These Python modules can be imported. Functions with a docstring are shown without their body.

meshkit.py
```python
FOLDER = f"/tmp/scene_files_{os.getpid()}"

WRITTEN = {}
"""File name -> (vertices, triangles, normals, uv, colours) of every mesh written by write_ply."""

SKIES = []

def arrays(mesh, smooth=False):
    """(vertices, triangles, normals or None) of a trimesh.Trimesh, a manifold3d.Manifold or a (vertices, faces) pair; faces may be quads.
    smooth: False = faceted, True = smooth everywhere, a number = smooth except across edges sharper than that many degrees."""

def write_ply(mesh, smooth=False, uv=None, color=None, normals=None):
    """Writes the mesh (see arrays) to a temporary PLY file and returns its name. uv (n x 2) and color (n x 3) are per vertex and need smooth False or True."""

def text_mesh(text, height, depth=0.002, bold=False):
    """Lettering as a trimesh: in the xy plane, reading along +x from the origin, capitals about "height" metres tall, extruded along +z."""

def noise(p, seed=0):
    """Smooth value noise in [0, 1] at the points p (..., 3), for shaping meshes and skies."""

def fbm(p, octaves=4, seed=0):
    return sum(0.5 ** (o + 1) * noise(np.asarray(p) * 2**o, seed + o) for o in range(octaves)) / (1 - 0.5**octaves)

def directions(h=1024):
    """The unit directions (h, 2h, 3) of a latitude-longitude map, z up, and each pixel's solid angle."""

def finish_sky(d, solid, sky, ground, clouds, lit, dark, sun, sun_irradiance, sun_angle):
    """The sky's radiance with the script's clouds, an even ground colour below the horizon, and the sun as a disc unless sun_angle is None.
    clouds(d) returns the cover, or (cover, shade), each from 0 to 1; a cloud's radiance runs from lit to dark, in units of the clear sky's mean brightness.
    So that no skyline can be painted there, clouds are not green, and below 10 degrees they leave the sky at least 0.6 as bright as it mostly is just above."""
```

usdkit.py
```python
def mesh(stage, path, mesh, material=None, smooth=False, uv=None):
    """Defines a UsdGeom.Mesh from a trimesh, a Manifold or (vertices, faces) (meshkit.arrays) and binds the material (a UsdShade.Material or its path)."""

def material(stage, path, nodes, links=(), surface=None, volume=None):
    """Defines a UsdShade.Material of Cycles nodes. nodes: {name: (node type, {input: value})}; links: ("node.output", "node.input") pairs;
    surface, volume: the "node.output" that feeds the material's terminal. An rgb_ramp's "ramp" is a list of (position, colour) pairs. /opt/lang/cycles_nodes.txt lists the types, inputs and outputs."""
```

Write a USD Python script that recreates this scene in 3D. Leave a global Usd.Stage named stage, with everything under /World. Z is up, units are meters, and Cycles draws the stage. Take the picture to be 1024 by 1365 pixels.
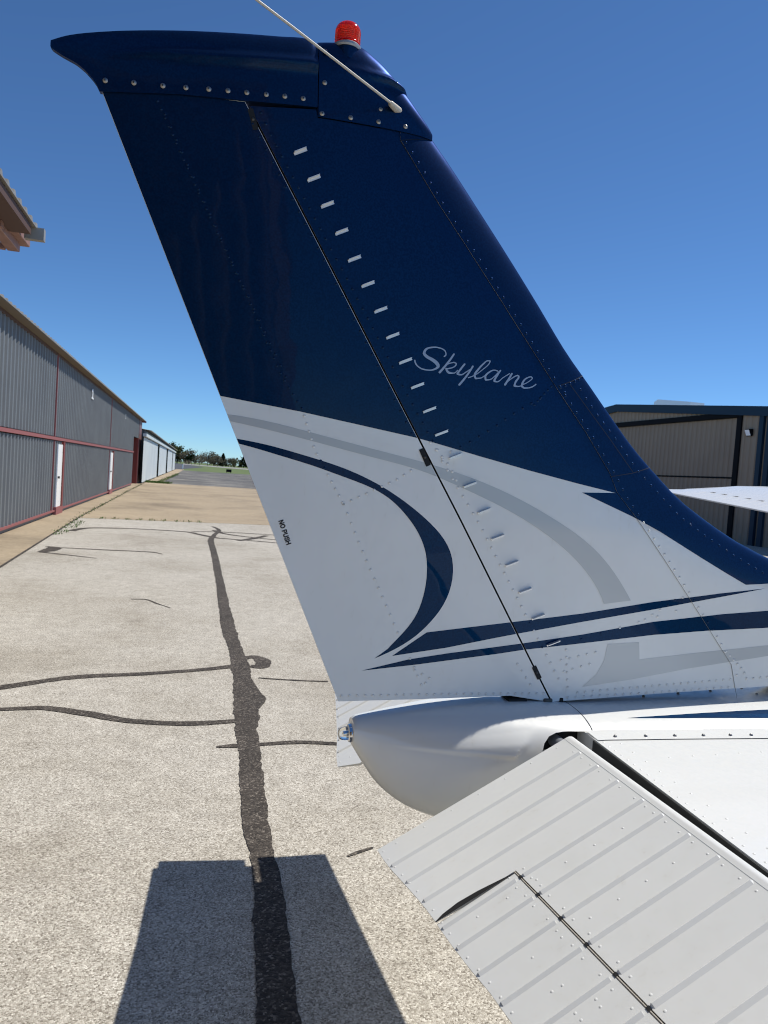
import math
import numpy as np
import trimesh
import manifold3d as m3
import shapely
from shapely.geometry import Polygon, LineString, Point, box as sbox
from shapely.ops import unary_union
from scipy.interpolate import PchipInterpolator, CubicSpline
import meshkit
import usdkit
from pxr import Usd, UsdGeom, UsdLux, UsdShade, Gf, Sdf, Vt

stage = Usd.Stage.CreateInMemory()
UsdGeom.SetStageUpAxis(stage, "Z")
UsdGeom.SetStageMetersPerUnit(stage, 1.0)
UsdGeom.Xform.Define(stage, "/World")
UsdGeom.Scope.Define(stage, "/World/Looks")
rng = np.random.default_rng(7)

# ------------------------------------------------------------------ camera, sky, sun, exposure
F, CX, CY, EYE = 970.0, 512.0, 682.5, 1.7          # focal length and centre in pixels of the 1024 x 1365 photograph; eye height
def _ray(p): return np.array([(p[0] - CX) / F, (p[1] - CY) / F, 1.0])
_y = _ray((257, 616)); _y /= np.linalg.norm(_y)
_h = np.array([1, .07, 0.]); _h /= np.linalg.norm(_h)
_u = np.cross(_y, _h); _u /= np.linalg.norm(_u)
if _u[1] > 0: _u = -_u
ROT = np.array([np.cross(_y, _u), _y, _u])         # world = ROT @ (right, down, forward)
EYEP = np.array([0, 0, EYE])

EXPOSURE = 0.1
cam = UsdGeom.Camera.Define(stage, "/World/camera")
cam.CreateHorizontalApertureAttr(24.0)
cam.CreateFocalLengthAttr(F / 1024 * 24)
cam.CreateFStopAttr(11.0)
cam.CreateFocusDistanceAttr(1.75)
cam.CreateExposureAttr(EXPOSURE)
cam.CreateClippingRangeAttr((0.05, 20000.0))
r_, d_, f_ = ROT[:, 0], ROT[:, 1], ROT[:, 2]
cam.AddTransformOp().Set(Gf.Matrix4d(*r_, 0, *(-d_), 0, *(-f_), 0, *EYEP, 1))

SUN = np.array([0.61, 0.125, 1.0]); SUN /= np.linalg.norm(SUN)
sun_el, sun_rot = math.asin(SUN[2]), math.atan2(SUN[0], SUN[1])
sun = UsdLux.DistantLight.Define(stage, "/World/sun")
sun.CreateIntensityAttr(1.15)
sun.CreateAngleAttr(0.5)
sun.CreateColorAttr(Gf.Vec3f(1.0, 0.955, 0.88))
sun.GetPrim().CreateAttribute("inputs:normalize", Sdf.ValueTypeNames.Bool).Set(True)
zc = SUN; xc = np.cross([0, 0, 1], zc); xc /= np.linalg.norm(xc); yc = np.cross(zc, xc)
sun.AddTransformOp().Set(Gf.Matrix4d(*xc, 0, *yc, 0, *zc, 0, 0, 0, 0, 1))
dome = UsdLux.DomeLight.Define(stage, "/World/sky")
sky_m = usdkit.material(stage, "/World/Looks/sky_light", {
    "t": ("sky_texture", {"sky_type": "single_scattering", "sun_disc": False, "sun_elevation": sun_el, "sun_rotation": sun_rot,
                          "altitude": 200.0, "air_density": 0.7, "aerosol_density": 0.0, "ozone_density": 6.0}),
    "w": ("mix_color", {"blend_type": "multiply", "fac": 1.0, "use_clamp": False, "b": (0.79, 1.05, 1.21)}),   # white balance of the clear sky
    "b": ("background_shader", {"strength": 0.097})}, [("t.color", "w.a"), ("w.result", "b.color")], surface="b.background")
UsdShade.MaterialBindingAPI.Apply(dome.GetPrim()).Bind(sky_m)
dome.GetPrim().SetCustomDataByKey("kind", "structure")

# ------------------------------------------------------------------ helpers
def ray(p): return ROT @ _ray(p)
def on(p, ax, val):
    """The point where the sight line of photograph pixel p meets the plane (coordinate ax = val)."""
    r = ray(p); return EYEP + (val - EYEP[ax]) / r[ax] * r
def on_plane(p, o, n):
    r = ray(p); return EYEP + np.dot(np.asarray(o) - EYEP, n) / np.dot(r, n) * r
def ground(p, z=0.0): return on(p, 2, z)

_used = {}
_loc = {}
def numbered(parent, name):
    k = f"{parent}/{name}"; n = _used.get(k, 0); _used[k] = n + 1
    return k if n == 0 else f"{k}_{n:03d}"
def tag(prim, label=None, cat=None, group=None, kind=None):
    for k, v in (("label", label), ("category", cat), ("group", group), ("kind", kind)):
        if v: prim.SetCustomDataByKey(k, v)
    return prim
def thing(name, loc=(0, 0, 0), label=None, cat=None, group=None, kind=None):
    p = numbered("/World", name)
    x = UsdGeom.Xform.Define(stage, p)
    x.AddTranslateOp().Set(Gf.Vec3d(*map(float, loc)))
    _loc[p] = np.array(loc, float)
    tag(x.GetPrim(), label, cat, group, kind)
    return p
def arr(mesh):
    if isinstance(mesh, list): mesh = join(mesh)
    v, f, _ = meshkit.arrays(mesh, False)
    return v, f
def part(name, mesh, mat, parent="/World", smooth=False, normals=None, label=None, cat=None, group=None, kind=None):
    """One Mesh prim. mesh in world coordinates (trimesh, Manifold or (v, f))."""
    if isinstance(mesh, list): mesh = join(mesh)
    p = numbered(parent, name)
    off = np.zeros(3); q = parent
    while q and q != "/World":
        off = off + _loc.get(q, 0); q = q.rsplit("/", 1)[0]
    v, f = arr(mesh)
    m = usdkit.mesh(stage, p, (v - off, f), "/World/Looks/" + mat, smooth=False if normals is not None else smooth)
    if normals is not None:
        m.CreateNormalsAttr(Vt.Vec3fArray.FromNumpy(np.asarray(normals, np.float32)))
        m.SetNormalsInterpolation("vertex")
    tag(m.GetPrim(), label, cat, group, kind)
    return p
def join(ms):
    vs, fs, n = [], [], 0
    for m in ms:
        v, f = arr(m); vs.append(v); fs.append(f + n); n += len(v)
    return np.vstack(vs), np.vstack(fs)
def bx(x0, x1, y0, y1, z0, z1):
    m = trimesh.creation.box((abs(x1 - x0), abs(y1 - y0), abs(z1 - z0)))
    m.apply_translation(((x0 + x1) / 2, (y0 + y1) / 2, (z0 + z1) / 2)); return m
def rbox(x0, x1, y0, y1, z0, z1, r=.01):
    c = [(x, y, z) for x in (x0 + r, x1 - r) for y in (y0 + r, y1 - r) for z in (z0 + r, z1 - r)]
    s = m3.Manifold.sphere(r, 12)
    return m3.Manifold.batch_hull([s.translate(p) for p in c])
def tube(pts, r, sides=10, closed=True):
    p = np.asarray(pts, float); n = len(p); r = np.broadcast_to(r, (n,))
    t = np.gradient(p, axis=0); t /= np.linalg.norm(t, axis=1, keepdims=True)
    a = np.cross(t, [0, 0, 1.0]) if abs(t[0, 2]) < .9 else np.cross(t, [1.0, 0, 0])
    a /= np.linalg.norm(a, axis=1, keepdims=True); b = np.cross(t, a)
    g = np.arange(sides) * 2 * np.pi / sides
    return loft([p[i] + r[i] * (np.cos(g)[:, None] * a[i] + np.sin(g)[:, None] * b[i]) for i in range(n)], closed)
def loft(rings, caps=True):
    n, k = len(rings), len(rings[0]); v = np.vstack(rings); f = []
    for i in range(n - 1):
        for j in range(k):
            a, b, c, d = i * k + j, i * k + (j + 1) % k, (i + 1) * k + (j + 1) % k, (i + 1) * k + j
            f += [(a, b, c), (a, c, d)]
    if caps:
        v = np.vstack([v, np.mean(rings[0], 0), np.mean(rings[-1], 0)])
        for j in range(k):
            f.append((n * k, (j + 1) % k, j)); f.append((n * k + 1, (n - 1) * k + j, (n - 1) * k + (j + 1) % k))
    m = trimesh.Trimesh(v, np.array(f), process=False)
    if m.volume < 0: m.invert()
    return m
def revolve(profile, at, axis=(0, 0, 1), seg=24):
    m = trimesh.creation.revolve(np.asarray(profile, float), sections=seg)
    m.apply_transform(trimesh.geometry.align_vectors([0, 0, 1], axis)); m.apply_translation(at); return m
def tri(poly):
    out = []
    for g in getattr(poly, "geoms", [poly]):
        if isinstance(g, Polygon) and g.area > 1e-10:
            out.append(trimesh.creation.triangulate_polygon(g, engine="earcut"))
    return out
def flat(poly, z, thick=None):
    """A polygon of the ground plan as a sheet at height z."""
    vs, fs, n = [], [], 0
    for v, f in tri(poly):
        w = np.column_stack([v, np.full(len(v), z)])
        f = np.array(f)
        if len(f) == 0: continue
        nz = np.cross(w[f[:, 1]] - w[f[:, 0]], w[f[:, 2]] - w[f[:, 0]])[:, 2]
        f[nz < 0] = f[nz < 0][:, ::-1]
        vs.append(w); fs.append(f + n); n += len(w)
    return np.vstack(vs), np.vstack(fs)

# ------------------------------------------------------------------ materials
def mat(name, color, rough=.5, metal=0., spec=.5, coat=0., coat_rough=.03, noise=None, bump=None, trans=0., extra=None):
    """noise: (scale, other colour, low, high) mottles the colour; bump: (scale, distance, strength)."""
    nodes = {"p": ("principled_bsdf", {"base_color": color, "roughness": rough, "metallic": metal, "specular_ior_level": spec,
                                       "coat_weight": coat, "coat_roughness": coat_rough, "transmission_weight": trans, **(extra or {})}),
             "g": ("geometry", {})}
    links = []
    if noise:
        s, c2, lo, hi = noise
        nodes["n"] = ("noise_texture", {"scale": s, "detail": 6.0, "roughness": .6})
        nodes["r"] = ("rgb_ramp", {"ramp": [(lo, color), (hi, c2)]})
        links += [("g.position", "n.vector"), ("n.fac", "r.fac"), ("r.color", "p.base_color")]
    if bump:
        s, dist, st = bump
        nodes["bn"] = ("noise_texture", {"scale": s, "detail": 2.0})
        nodes["b"] = ("bump", {"distance": dist, "strength": st})
        links += [("g.position", "bn.vector"), ("bn.fac", "b.height"), ("b.normal", "p.normal")]
        if coat: links.append(("b.normal", "p.coat_normal"))
    return usdkit.material(stage, "/World/Looks/" + name, nodes, links, surface="p.BSDF")

usdkit.material(stage, "/World/Looks/white_paint", {
    "g": ("geometry", {}), "n": ("noise_texture", {"scale": 3.0, "detail": 6.0, "roughness": .6}), "r": ("rgb_ramp", {"ramp": [(.35, (.75, .752, .722)), (.7, (.715, .72, .692))]}),
    "st": ("mapping", {"scale": (4.0, 4.0, 1.2)}), "n2": ("noise_texture", {"scale": 14.0, "detail": 9.0, "roughness": .72}), "r2": ("rgb_ramp", {"ramp": [(.44, (1, 1, 1)), (.60, (.975, .972, .965)), (.72, (.90, .885, .86))]}),
    "m": ("mix_color", {"blend_type": "multiply", "fac": 1.0}),
    "bn": ("noise_texture", {"scale": 5.0, "detail": 1.0}), "b": ("bump", {"distance": .005, "strength": .28}),
    "rr": ("map_range", {"from_min": .4, "from_max": .7, "to_min": .24, "to_max": .38}),
    "p": ("principled_bsdf", {"specular_ior_level": .5, "coat_weight": .25, "coat_roughness": .04})},
    [("g.position", "n.vector"), ("n.fac", "r.fac"), ("g.position", "st.vector"), ("st.vector", "n2.vector"), ("n2.fac", "r2.fac"), ("r.color", "m.a"), ("r2.color", "m.b"), ("m.result", "p.base_color"),
     ("n2.fac", "rr.value"), ("rr.result", "p.roughness"), ("g.position", "bn.vector"), ("bn.fac", "b.height"), ("b.normal", "p.normal"), ("b.normal", "p.coat_normal")], surface="p.BSDF")
mat("navy_paint", (.0010, .0145, .048), .36, metal=.7, spec=.3, coat=.30, coat_rough=.02, extra={"specular_tint": (.02, .46, .85)}, bump=(6.0, .005, .28), noise=(260.0, (.0020, .023, .070), .4, .62))
mat("silver_paint", (.47, .49, .49), .35, metal=.25, coat=.3, bump=(6.0, .004, .25))
mat("script_silver", (.30, .38, .50), .4, metal=.1)
mat("black_print", (.01, .01, .011), .5)
mat("gap_black", (.006, .006, .006), .8)
mat("hinge_metal", (.09, .085, .08), .45, metal=.7)
mat("screw_metal", (.36, .345, .32), .45, metal=.9)
mat("vane_white", (.76, .75, .73), .3, metal=.6)
mat("chrome", (.75, .75, .76), .12, metal=1.0)
mat("ring_grey", (.30, .32, .35), .4, metal=.5)
mat("antenna_cream", (.46, .42, .35), .45)
mat("gap_shade_and_dash", (.035, .036, .034), .7)  # near-black for painted gap shade, and for the aileron's hinge dashes
mat("rubber", (.02, .02, .02), .8)
mat("window_tint", (.03, .035, .04), .08, coat=.5)
mat("red_lens", (.95, .025, .010), .12, trans=.55, extra={"ior": 1.45, "emission_strength": 0.0})
mat("red_core", (.85, .25, .15), .3)
mat("clear_lens", (.95, .95, .92), .05, trans=1.0, extra={"ior": 1.45})
mat("lap_grey", (.42, .43, .44), .5)
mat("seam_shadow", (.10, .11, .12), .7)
mat("navy_seam", (.002, .004, .012), .6)

def ground_mat(name, stones, base_cols, stain, stone_scale, bump_d, big_scale=.35):
    """Loose aggregate: one colour per stone, a slow stain over it, relief between stones."""
    return usdkit.material(stage, "/World/Looks/" + name, {
        "g": ("geometry", {}),
        "v": ("voronoi_texture", {"scale": stone_scale, "feature": "f1", "randomness": 1.0}),
        "bw": ("separate_color", {}),
        "r": ("rgb_ramp", {"ramp": base_cols}),
        "n": ("noise_texture", {"scale": big_scale, "detail": 8.0, "roughness": .62}),
        "nr": ("rgb_ramp", {"ramp": stain}),
        "n2": ("noise_texture", {"scale": 7.0, "detail": 5.0, "roughness": .65}),
        "n2r": ("rgb_ramp", {"ramp": [(.3, (.86, .855, .85)), (.68, (1.08, 1.08, 1.08))]}),
        "n3": ("noise_texture", {"scale": 1.1, "detail": 7.0, "roughness": .68, "distortion": .6}),
        "n3r": ("rgb_ramp", {"ramp": [(.27, (.80, .785, .76)), (.40, (.96, .955, .945)), (.55, (1.02, 1.02, 1.02))]}),
        "m3": ("mix_color", {"blend_type": "multiply", "fac": 1.0, "use_clamp": False}),
        "m": ("mix_color", {"blend_type": "multiply", "fac": 1.0, "use_clamp": False}),
        "m2": ("mix_color", {"blend_type": "multiply", "fac": 1.0, "use_clamp": False}),
        "b": ("bump", {"distance": bump_d, "strength": .8, "invert": True}),
        "p": ("principled_bsdf", {"roughness": .85, "specular_ior_level": .3})},
        [("g.position", "v.vector"), ("v.color", "bw.color"), ("bw.r", "r.fac"), ("g.position", "n.vector"), ("n.fac", "nr.fac"),
         ("g.position", "n2.vector"), ("n2.fac", "n2r.fac"), ("r.color", "m.a"), ("nr.color", "m.b"), ("m.result", "m2.a"), ("n2r.color", "m2.b"),
         ("g.position", "n3.vector"), ("n3.fac", "n3r.fac"), ("m2.result", "m3.a"), ("n3r.color", "m3.b"), ("m3.result", "p.base_color"), ("v.distance", "b.height"), ("b.normal", "p.normal")], surface="p.BSDF")
ground_mat("chip_seal", None, [(0, (.19, .168, .138)), (.2, (.34, .312, .263)), (.55, (.455, .425, .37)), (.85, (.575, .545, .48)), (1, (.71, .68, .61))],
           [(.28, (.72, .69, .64)), (.5, (.98, .97, .95)), (.75, (1.1, 1.1, 1.1))], 175.0, .002)
ground_mat("tan_concrete", None, [(0, (.34, .27, .18)), (1, (.42, .34, .235))], [(.3, (.62, .62, .62)), (.5, (.97, .97, .97)), (.75, (1.1, 1.1, 1.08))], 60.0, .001, .3)
ground_mat("old_asphalt", None, [(0, (.10, .098, .092)), (1, (.19, .185, .175))], [(.36, (.5, .5, .52)), (.5, (.95, .94, .92)), (.62, (1.6, 1.55, 1.45))], 40.0, .002, .22)
ground_mat("road_dark", None, [(0, (.075, .078, .085)), (1, (.105, .108, .115))], [(.3, (.8, .8, .8)), (.7, (1.1, 1.1, 1.1))], 20.0, .001, .1)
ground_mat("runway_pale", None, [(0, (.30, .29, .28)), (1, (.36, .35, .33))], [(.3, (.9, .9, .9)), (.7, (1.1, 1.1, 1.1))], 20.0, .001, .1)
ground_mat("tar", None, [(0, (.034, .028, .023)), (.6, (.068, .057, .047)), (.85, (.105, .090, .074)), (1, (.24, .21, .175))], [(.3, (.7, .7, .7)), (.7, (1.3, 1.3, 1.3))], 130.0, .003, 3.0)
mat("grass", (.085, .13, .028), .9, noise=(.08, (.13, .16, .045), .35, .65))
mat("weed", (.07, .13, .02), .8)

mat("grey_cladding", (.150, .163, .172), .5, spec=.35, noise=(.9, (.125, .135, .145), .35, .65))
mat("red_trim", (.27, .085, .08), .6)
mat("corner_rose", (.17, .095, .095), .6)
mat("dark_red", (.20, .030, .022), .5)
mat("pink_steel", (.30, .165, .13), .6, noise=(5.0, (.22, .12, .095), .3, .7))
mat("brown_soffit", (.075, .038, .028), .7)
mat("galvanised", (.34, .32, .28), .5, metal=.35, noise=(2.0, (.24, .22, .19), .3, .7))
mat("roof_under", (.15, .122, .085), .7)
mat("door_white", (.80, .80, .78), .4)
mat("white_cladding", (.62, .66, .66), .45, noise=(.4, (.52, .56, .57), .3, .7))
mat("taupe_cladding", (.27, .206, .145), .6, spec=.2, noise=(.5, (.235, .18, .128), .3, .7))
mat("navy_trim", (.005, .022, .040), .5, spec=.2)
mat("frame_black", (.004, .004, .005), .7, spec=.1)
mat("lamp_glass", (.70, .72, .75), .3)
mat("trunk_bark", (.12, .095, .075), .9)
def leaf(name, c, c2):
    usdkit.material(stage, "/World/Looks/" + name, {
        "o": ("geometry", {}), "r": ("rgb_ramp", {"ramp": [(0, c), (1, c2)]}),
        "d": ("diffuse_bsdf", {}), "t": ("translucent_bsdf", {}), "x": ("mix_closure", {"fac": .25})},
        [("o.random_per_island", "r.fac"), ("r.color", "d.color"), ("r.color", "t.color"), ("d.BSDF", "x.closure1"), ("t.BSDF", "x.closure2")], surface="x.closure")
leaf("leaf_pale", (.10, .11, .045), (.17, .17, .075))
leaf("leaf_green", (.05, .075, .02), (.11, .14, .04))
leaf("leaf_dark", (.018, .03, .012), (.04, .055, .022))
leaf("leaf_grey", (.15, .14, .10), (.26, .24, .18))
leaf("leaf_olive", (.075, .085, .035), (.14, .14, .06))

# ------------------------------------------------------------------ ground: sheets each a little above the one below
terrain = thing("terrain", kind="structure", label="mown green grass field beyond the asphalt, far behind the tail", cat="grass")
part("grass_field", flat(sbox(-2500, -800, 2500, 4000), -.02), "grass", terrain)
def gp(pts, z=0.): return [tuple(ground(p, z)[:2]) for p in pts]
apron = thing("asphalt_apron", kind="structure", label="pale chip sealed asphalt in the foreground, sealed with dark tar lines", cat="pavement")
edge = [(-2.30, -40), (-2.42, 5.0), (-2.58, 11.4), (-2.87, 20.9)]
part("surface", flat(Polygon([(60, -40), (60, 29.5), (2.19, 21.56), (-2.87, 20.9)] + edge[::-1][1:]), 0.0), "chip_seal", apron)
slab = thing("concrete_slab", kind="structure", label="tan concrete slab across the taxi lane beyond the pale asphalt", cat="pavement")
part("surface", flat(Polygon([(-2.87, 20.9), (2.19, 21.56), (60, 29.5), (60, 63), (4.97, 56.06), (-1.35, 55.8), (-3.2, 55.6), (-3.14, 44)]), .004), "tan_concrete", slab)
strip = thing("concrete_path", kind="structure", label="narrow tan concrete strip along the foot of the grey hangar", cat="path")
part("surface", flat(Polygon([(-12, -40), (-12, 56), (-3.2, 55.6), (-3.14, 44)] + edge[::-1]), .012), "tan_concrete", strip)
# crack along the strip's edge, with soil in it
sp = LineString(edge + [(-3.14, 44), (-3.2, 55)]).buffer(.018)
part("edge_joint", flat(sp, .016), "tar", strip)
old = thing("old_asphalt", kind="structure", label="dark patchy old asphalt beyond the tan concrete slab", cat="pavement")
part("surface", flat(Polygon([(-3.6, 55.5), (-1.35, 55.85), (4.97, 56.1), (60, 63.5), (60, 150)] + gp([(480, 642.6), (333, 632.7), (270, 628.7), (231.5, 626)]) + [(-4.3, 140), (-3.3, 60)]), -.004), "old_asphalt", old)
road = thing("taxiway", kind="structure", label="smooth dark taxiway crossing behind the white hangar", cat="road")
part("surface", flat(Polygon(gp([(170, 612.5), (231, 616.9), (249, 619.1), (272, 622.9), (231, 626.2), (170, 622.5)])), -.008), "road_dark", road)
runway = thing("runway", kind="structure", label="pale runway line in front of the far trees", cat="road")
part("surface", flat(Polygon(gp([(244, 617.9), (420, 632.0), (420, 633.4), (244, 619.0)])), -.004), "runway_pale", runway)

def seal(pts, widths, seed, z=.004):
    g = np.array([ground(p)[:2] for p in pts])
    L = np.r_[0, np.cumsum(np.linalg.norm(np.diff(g, axis=0), axis=1))]
    s = np.arange(0, L[-1], .02); c = np.column_stack([PchipInterpolator(L, g[:, k])(s) for k in (0, 1)])
    w = np.interp(s, L, widths) * .87
    t = np.gradient(c, axis=0); t /= np.linalg.norm(t, axis=1, keepdims=True) + 1e-9
    n = np.column_stack([-t[:, 1], t[:, 0]])
    q = lambda k: ((meshkit.fbm(np.column_stack([s * 4, np.full(len(s), k * 3.7), np.full(len(s), seed)]), 3, seed) - .5) * .45 + (meshkit.fbm(np.column_stack([s * 26, np.full(len(s), k * 9.7), np.full(len(s), seed)]), 3, seed + 50) - .5) * .32)[:, None]
    l = c + n * (w[:, None] / 2) * (1 + 1.1 * q(1)) ; r = c - n * (w[:, None] / 2) * (1 + 1.1 * q(2))
    return unary_union([Polygon([l[i], l[i + 1], r[i + 1], r[i]]).buffer(.002) for i in range(len(s) - 1)])
seals = [
    ([(283, 702), (292, 707), (286, 713), (281, 722), (285, 736), (290, 760), (295, 785), (300, 815), (307, 845), (315, 868), (321, 888), (324, 920), (328, 950), (330, 985),
      (333, 1010), (337, 1060), (342, 1100), (350, 1140), (358, 1190), (364, 1260), (370, 1330), (376, 1400)],
     [.10, .12, .12, .15, .13, .13, .13, .15, .16, .15, .17, .16, .18, .145, .145, .14, .135, .13, .13, .14, .14, .14]),
    ([(-40, 924), (0, 917), (40, 911), (100, 903), (200, 898), (280, 892), (316, 888)], [.10, .11, .11, .10, .09, .09, .10]),
    ([(-40, 947), (0, 946), (50, 944), (110, 951), (180, 962), (250, 965), (318, 961)], [.07, .07, .09, .10, .09, .08, .07]),
    ([(289, 996), (310, 995), (345, 993), (390, 990), (447, 992), (520, 1002)], [.02, .06, .05, .06, .05, .05]),
    ([(322, 879), (338, 876), (350, 882), (347, 889), (332, 888)], [.10, .10, .16, .14, .08]),
    ([(333, 905), (340, 922), (345, 932), (335, 950)], [.03, .08, .10, .03]),
    ([(60, 729), (130, 732.7), (200, 736), (217, 739)], [.05, .10, .10, .02]),
    ([(54, 736), (64, 734), (73, 730.6), (62, 728.5)], [.16, .28, .28, .10]),
    ([(54, 736), (90, 740), (130, 744.5)], [.10, .07, .02]),
    ([(96, 708), (118, 704), (180, 705), (247, 709), (270, 713.5), (292, 717.5), (331, 720.5), (400, 727)], [.2, .2, .14, .16, .16, .16, .12, .12]),
    ([(287, 707), (295, 710.5), (331, 716), (400, 722)], [.2, .16, .14, .12]),
    ([(256, 709), (300, 709.5), (345, 712), (400, 716)], [.12, .12, .12, .12]),
    ([(318, 721), (340, 717.5), (355, 714)], [.16, .2, .15]),
    ([(345, 904), (390, 907), (440, 909)], [.02, .025, .02]),
    ([(464, 1142), (483, 1135), (500, 1130)], [.012, .02, .008]),
    ([(175, 799), (190, 799), (210, 805), (228, 811)], [.03, .035, .02, .01]),
]
pieces = [(seal(p, w, i + 1)) for i, (p, w) in enumerate(seals)]
done = None
for i, g in enumerate(pieces):
    g2 = g if done is None else g.difference(done.buffer(.001))
    done = g if done is None else unary_union([done, g])
    if g2.is_empty: continue
    part("crack_seal", flat(g2, .004), "tar", apron)

def blades(pts, n, h, spread, seed):
    r = np.random.default_rng(seed); vs, fs = [], []
    for (x, y, z) in pts:
        for _ in range(n):
            a, l = r.uniform(0, 6.28), h * r.uniform(.5, 1.2)
            b = np.array([x + r.normal() * spread, y + r.normal() * spread * 2.5, z]); d = np.array([math.cos(a), math.sin(a), 0])
            k = len(vs); w = np.array([-d[1], d[0], 0]) * .008
            vs += [b - w, b + w, b + d * l * .35 + [0, 0, l * .7] + w * .6, b + d * l * .8 + [0, 0, l]]
            fs += [(k, k + 1, k + 2), (k, k + 2, k + 3)]
    return np.array(vs), np.array(fs)
tuft = [ground(p) for p in ((77, 712), (85, 709), (103, 700), (107, 697), (97, 703))]
tuft += [np.array([np.interp(y, [11.4, 20.9, 44, 55], [-2.58, -2.87, -3.14, -3.2]), y, 0]) for y in np.r_[np.linspace(17, 27, 14), np.linspace(27, 50, 20)]]
tuft += [np.array([x, 20.95 + (x + 2.87) * .13, 0]) for x in np.linspace(-2.3, 0.3, 9)]
weeds = part("grass_weeds", blades(tuft, 16, .055, .045, 3), "weed", kind="stuff", label="green weeds growing in the joints of the concrete beside the hangar", cat="weeds")
part("verge_grass", blades([np.array([x, 55.4, 0]) for x in np.linspace(-3.3, -1.6, 18)] + [np.array([-2.3 + k * .04, 57 + k * 3, 0]) for k in range(14)], 40, .16, .10, 4), "weed",
     kind="stuff", label="green grass strip at the corner of the white hangar", cat="grass")

# ------------------------------------------------------------------ far hangars and trees
def corrugated(axis, at, a0, a1, zt, z0, pitch=.3, depth=.035, out=1, rib=.35):
    """A vertical sheet folded into ribs; axis 'y': the wall runs along y at x = at and faces out * x. zt: top, a number or a function of a."""
    n = max(1, int(round((a1 - a0) / pitch))); p = (a1 - a0) / n; pr = []
    for i in range(n):
        s = a0 + i * p
        pr += [(s, 0), (s + p * .30, 0), (s + p * .42, depth), (s + p * .42 + p * rib * .7, depth), (s + p * .9, 0)]
    pr.append((a1, 0)); pr = np.array(pr)
    top = np.array([zt(a) if callable(zt) else zt for a in pr[:, 0]]); bot = np.full(len(pr), z0)
    P = lambda z: np.column_stack([at + out * pr[:, 1], pr[:, 0], z]) if axis == "y" else np.column_stack([pr[:, 0], at + out * pr[:, 1], z])
    v = np.vstack([P(bot), P(top)]); k = len(pr); f = []
    for i in range(k - 1):
        f += [(i, i + 1, k + i + 1), (i, k + i + 1, k + i)]
    return v, np.array(f)

# grey hangar along the left, wall in the plane x = -3.6
HX = -3.6
def hy(px, py=640): return on((px, py), 0, HX)[1]
hz_top = on((0, 410), 0, HX)[2]
over = on((0, 394), 2, hz_top)[0] - HX
band_z = on((0, 572), 0, HX)[2]
y_end = hy(186.5, 600); y_rec0, y_rec1 = hy(176.5, 610), hy(182.5, 610)
hang = thing("grey_hangar", (HX, 15, 0), "long charcoal ribbed metal hangar with red trim along the left side", "hangar")
for y0, y1 in ((13.0, hy(68)), (hy(68), hy(143)), (hy(143), y_rec0)):
    part("wall_panel", corrugated("y", HX, y0 + .03, y1 - .03, hz_top, band_z + .06), "grey_cladding", hang)
    part("wall_panel", corrugated("y", HX, y0 + .03, y1 - .03, band_z - .06, .14), "grey_cladding", hang)
part("wall_panel", corrugated("y", HX, y_rec0, y_end, hz_top, on((179, 582), 0, HX)[2]), "grey_cladding", hang)
part("end_wall", bx(HX - 14, HX - .02, y_end - .1, y_end, 0, hz_top), "grey_cladding", hang)
part("near_end_wall", bx(HX - 14, HX - .02, 12.9, 13.0, 0, hz_top), "grey_cladding", hang)
part("back_wall", bx(HX - 1.4, HX - 1.3, 13, y_end - .2, 0, hz_top), "grey_cladding", hang)
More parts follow.
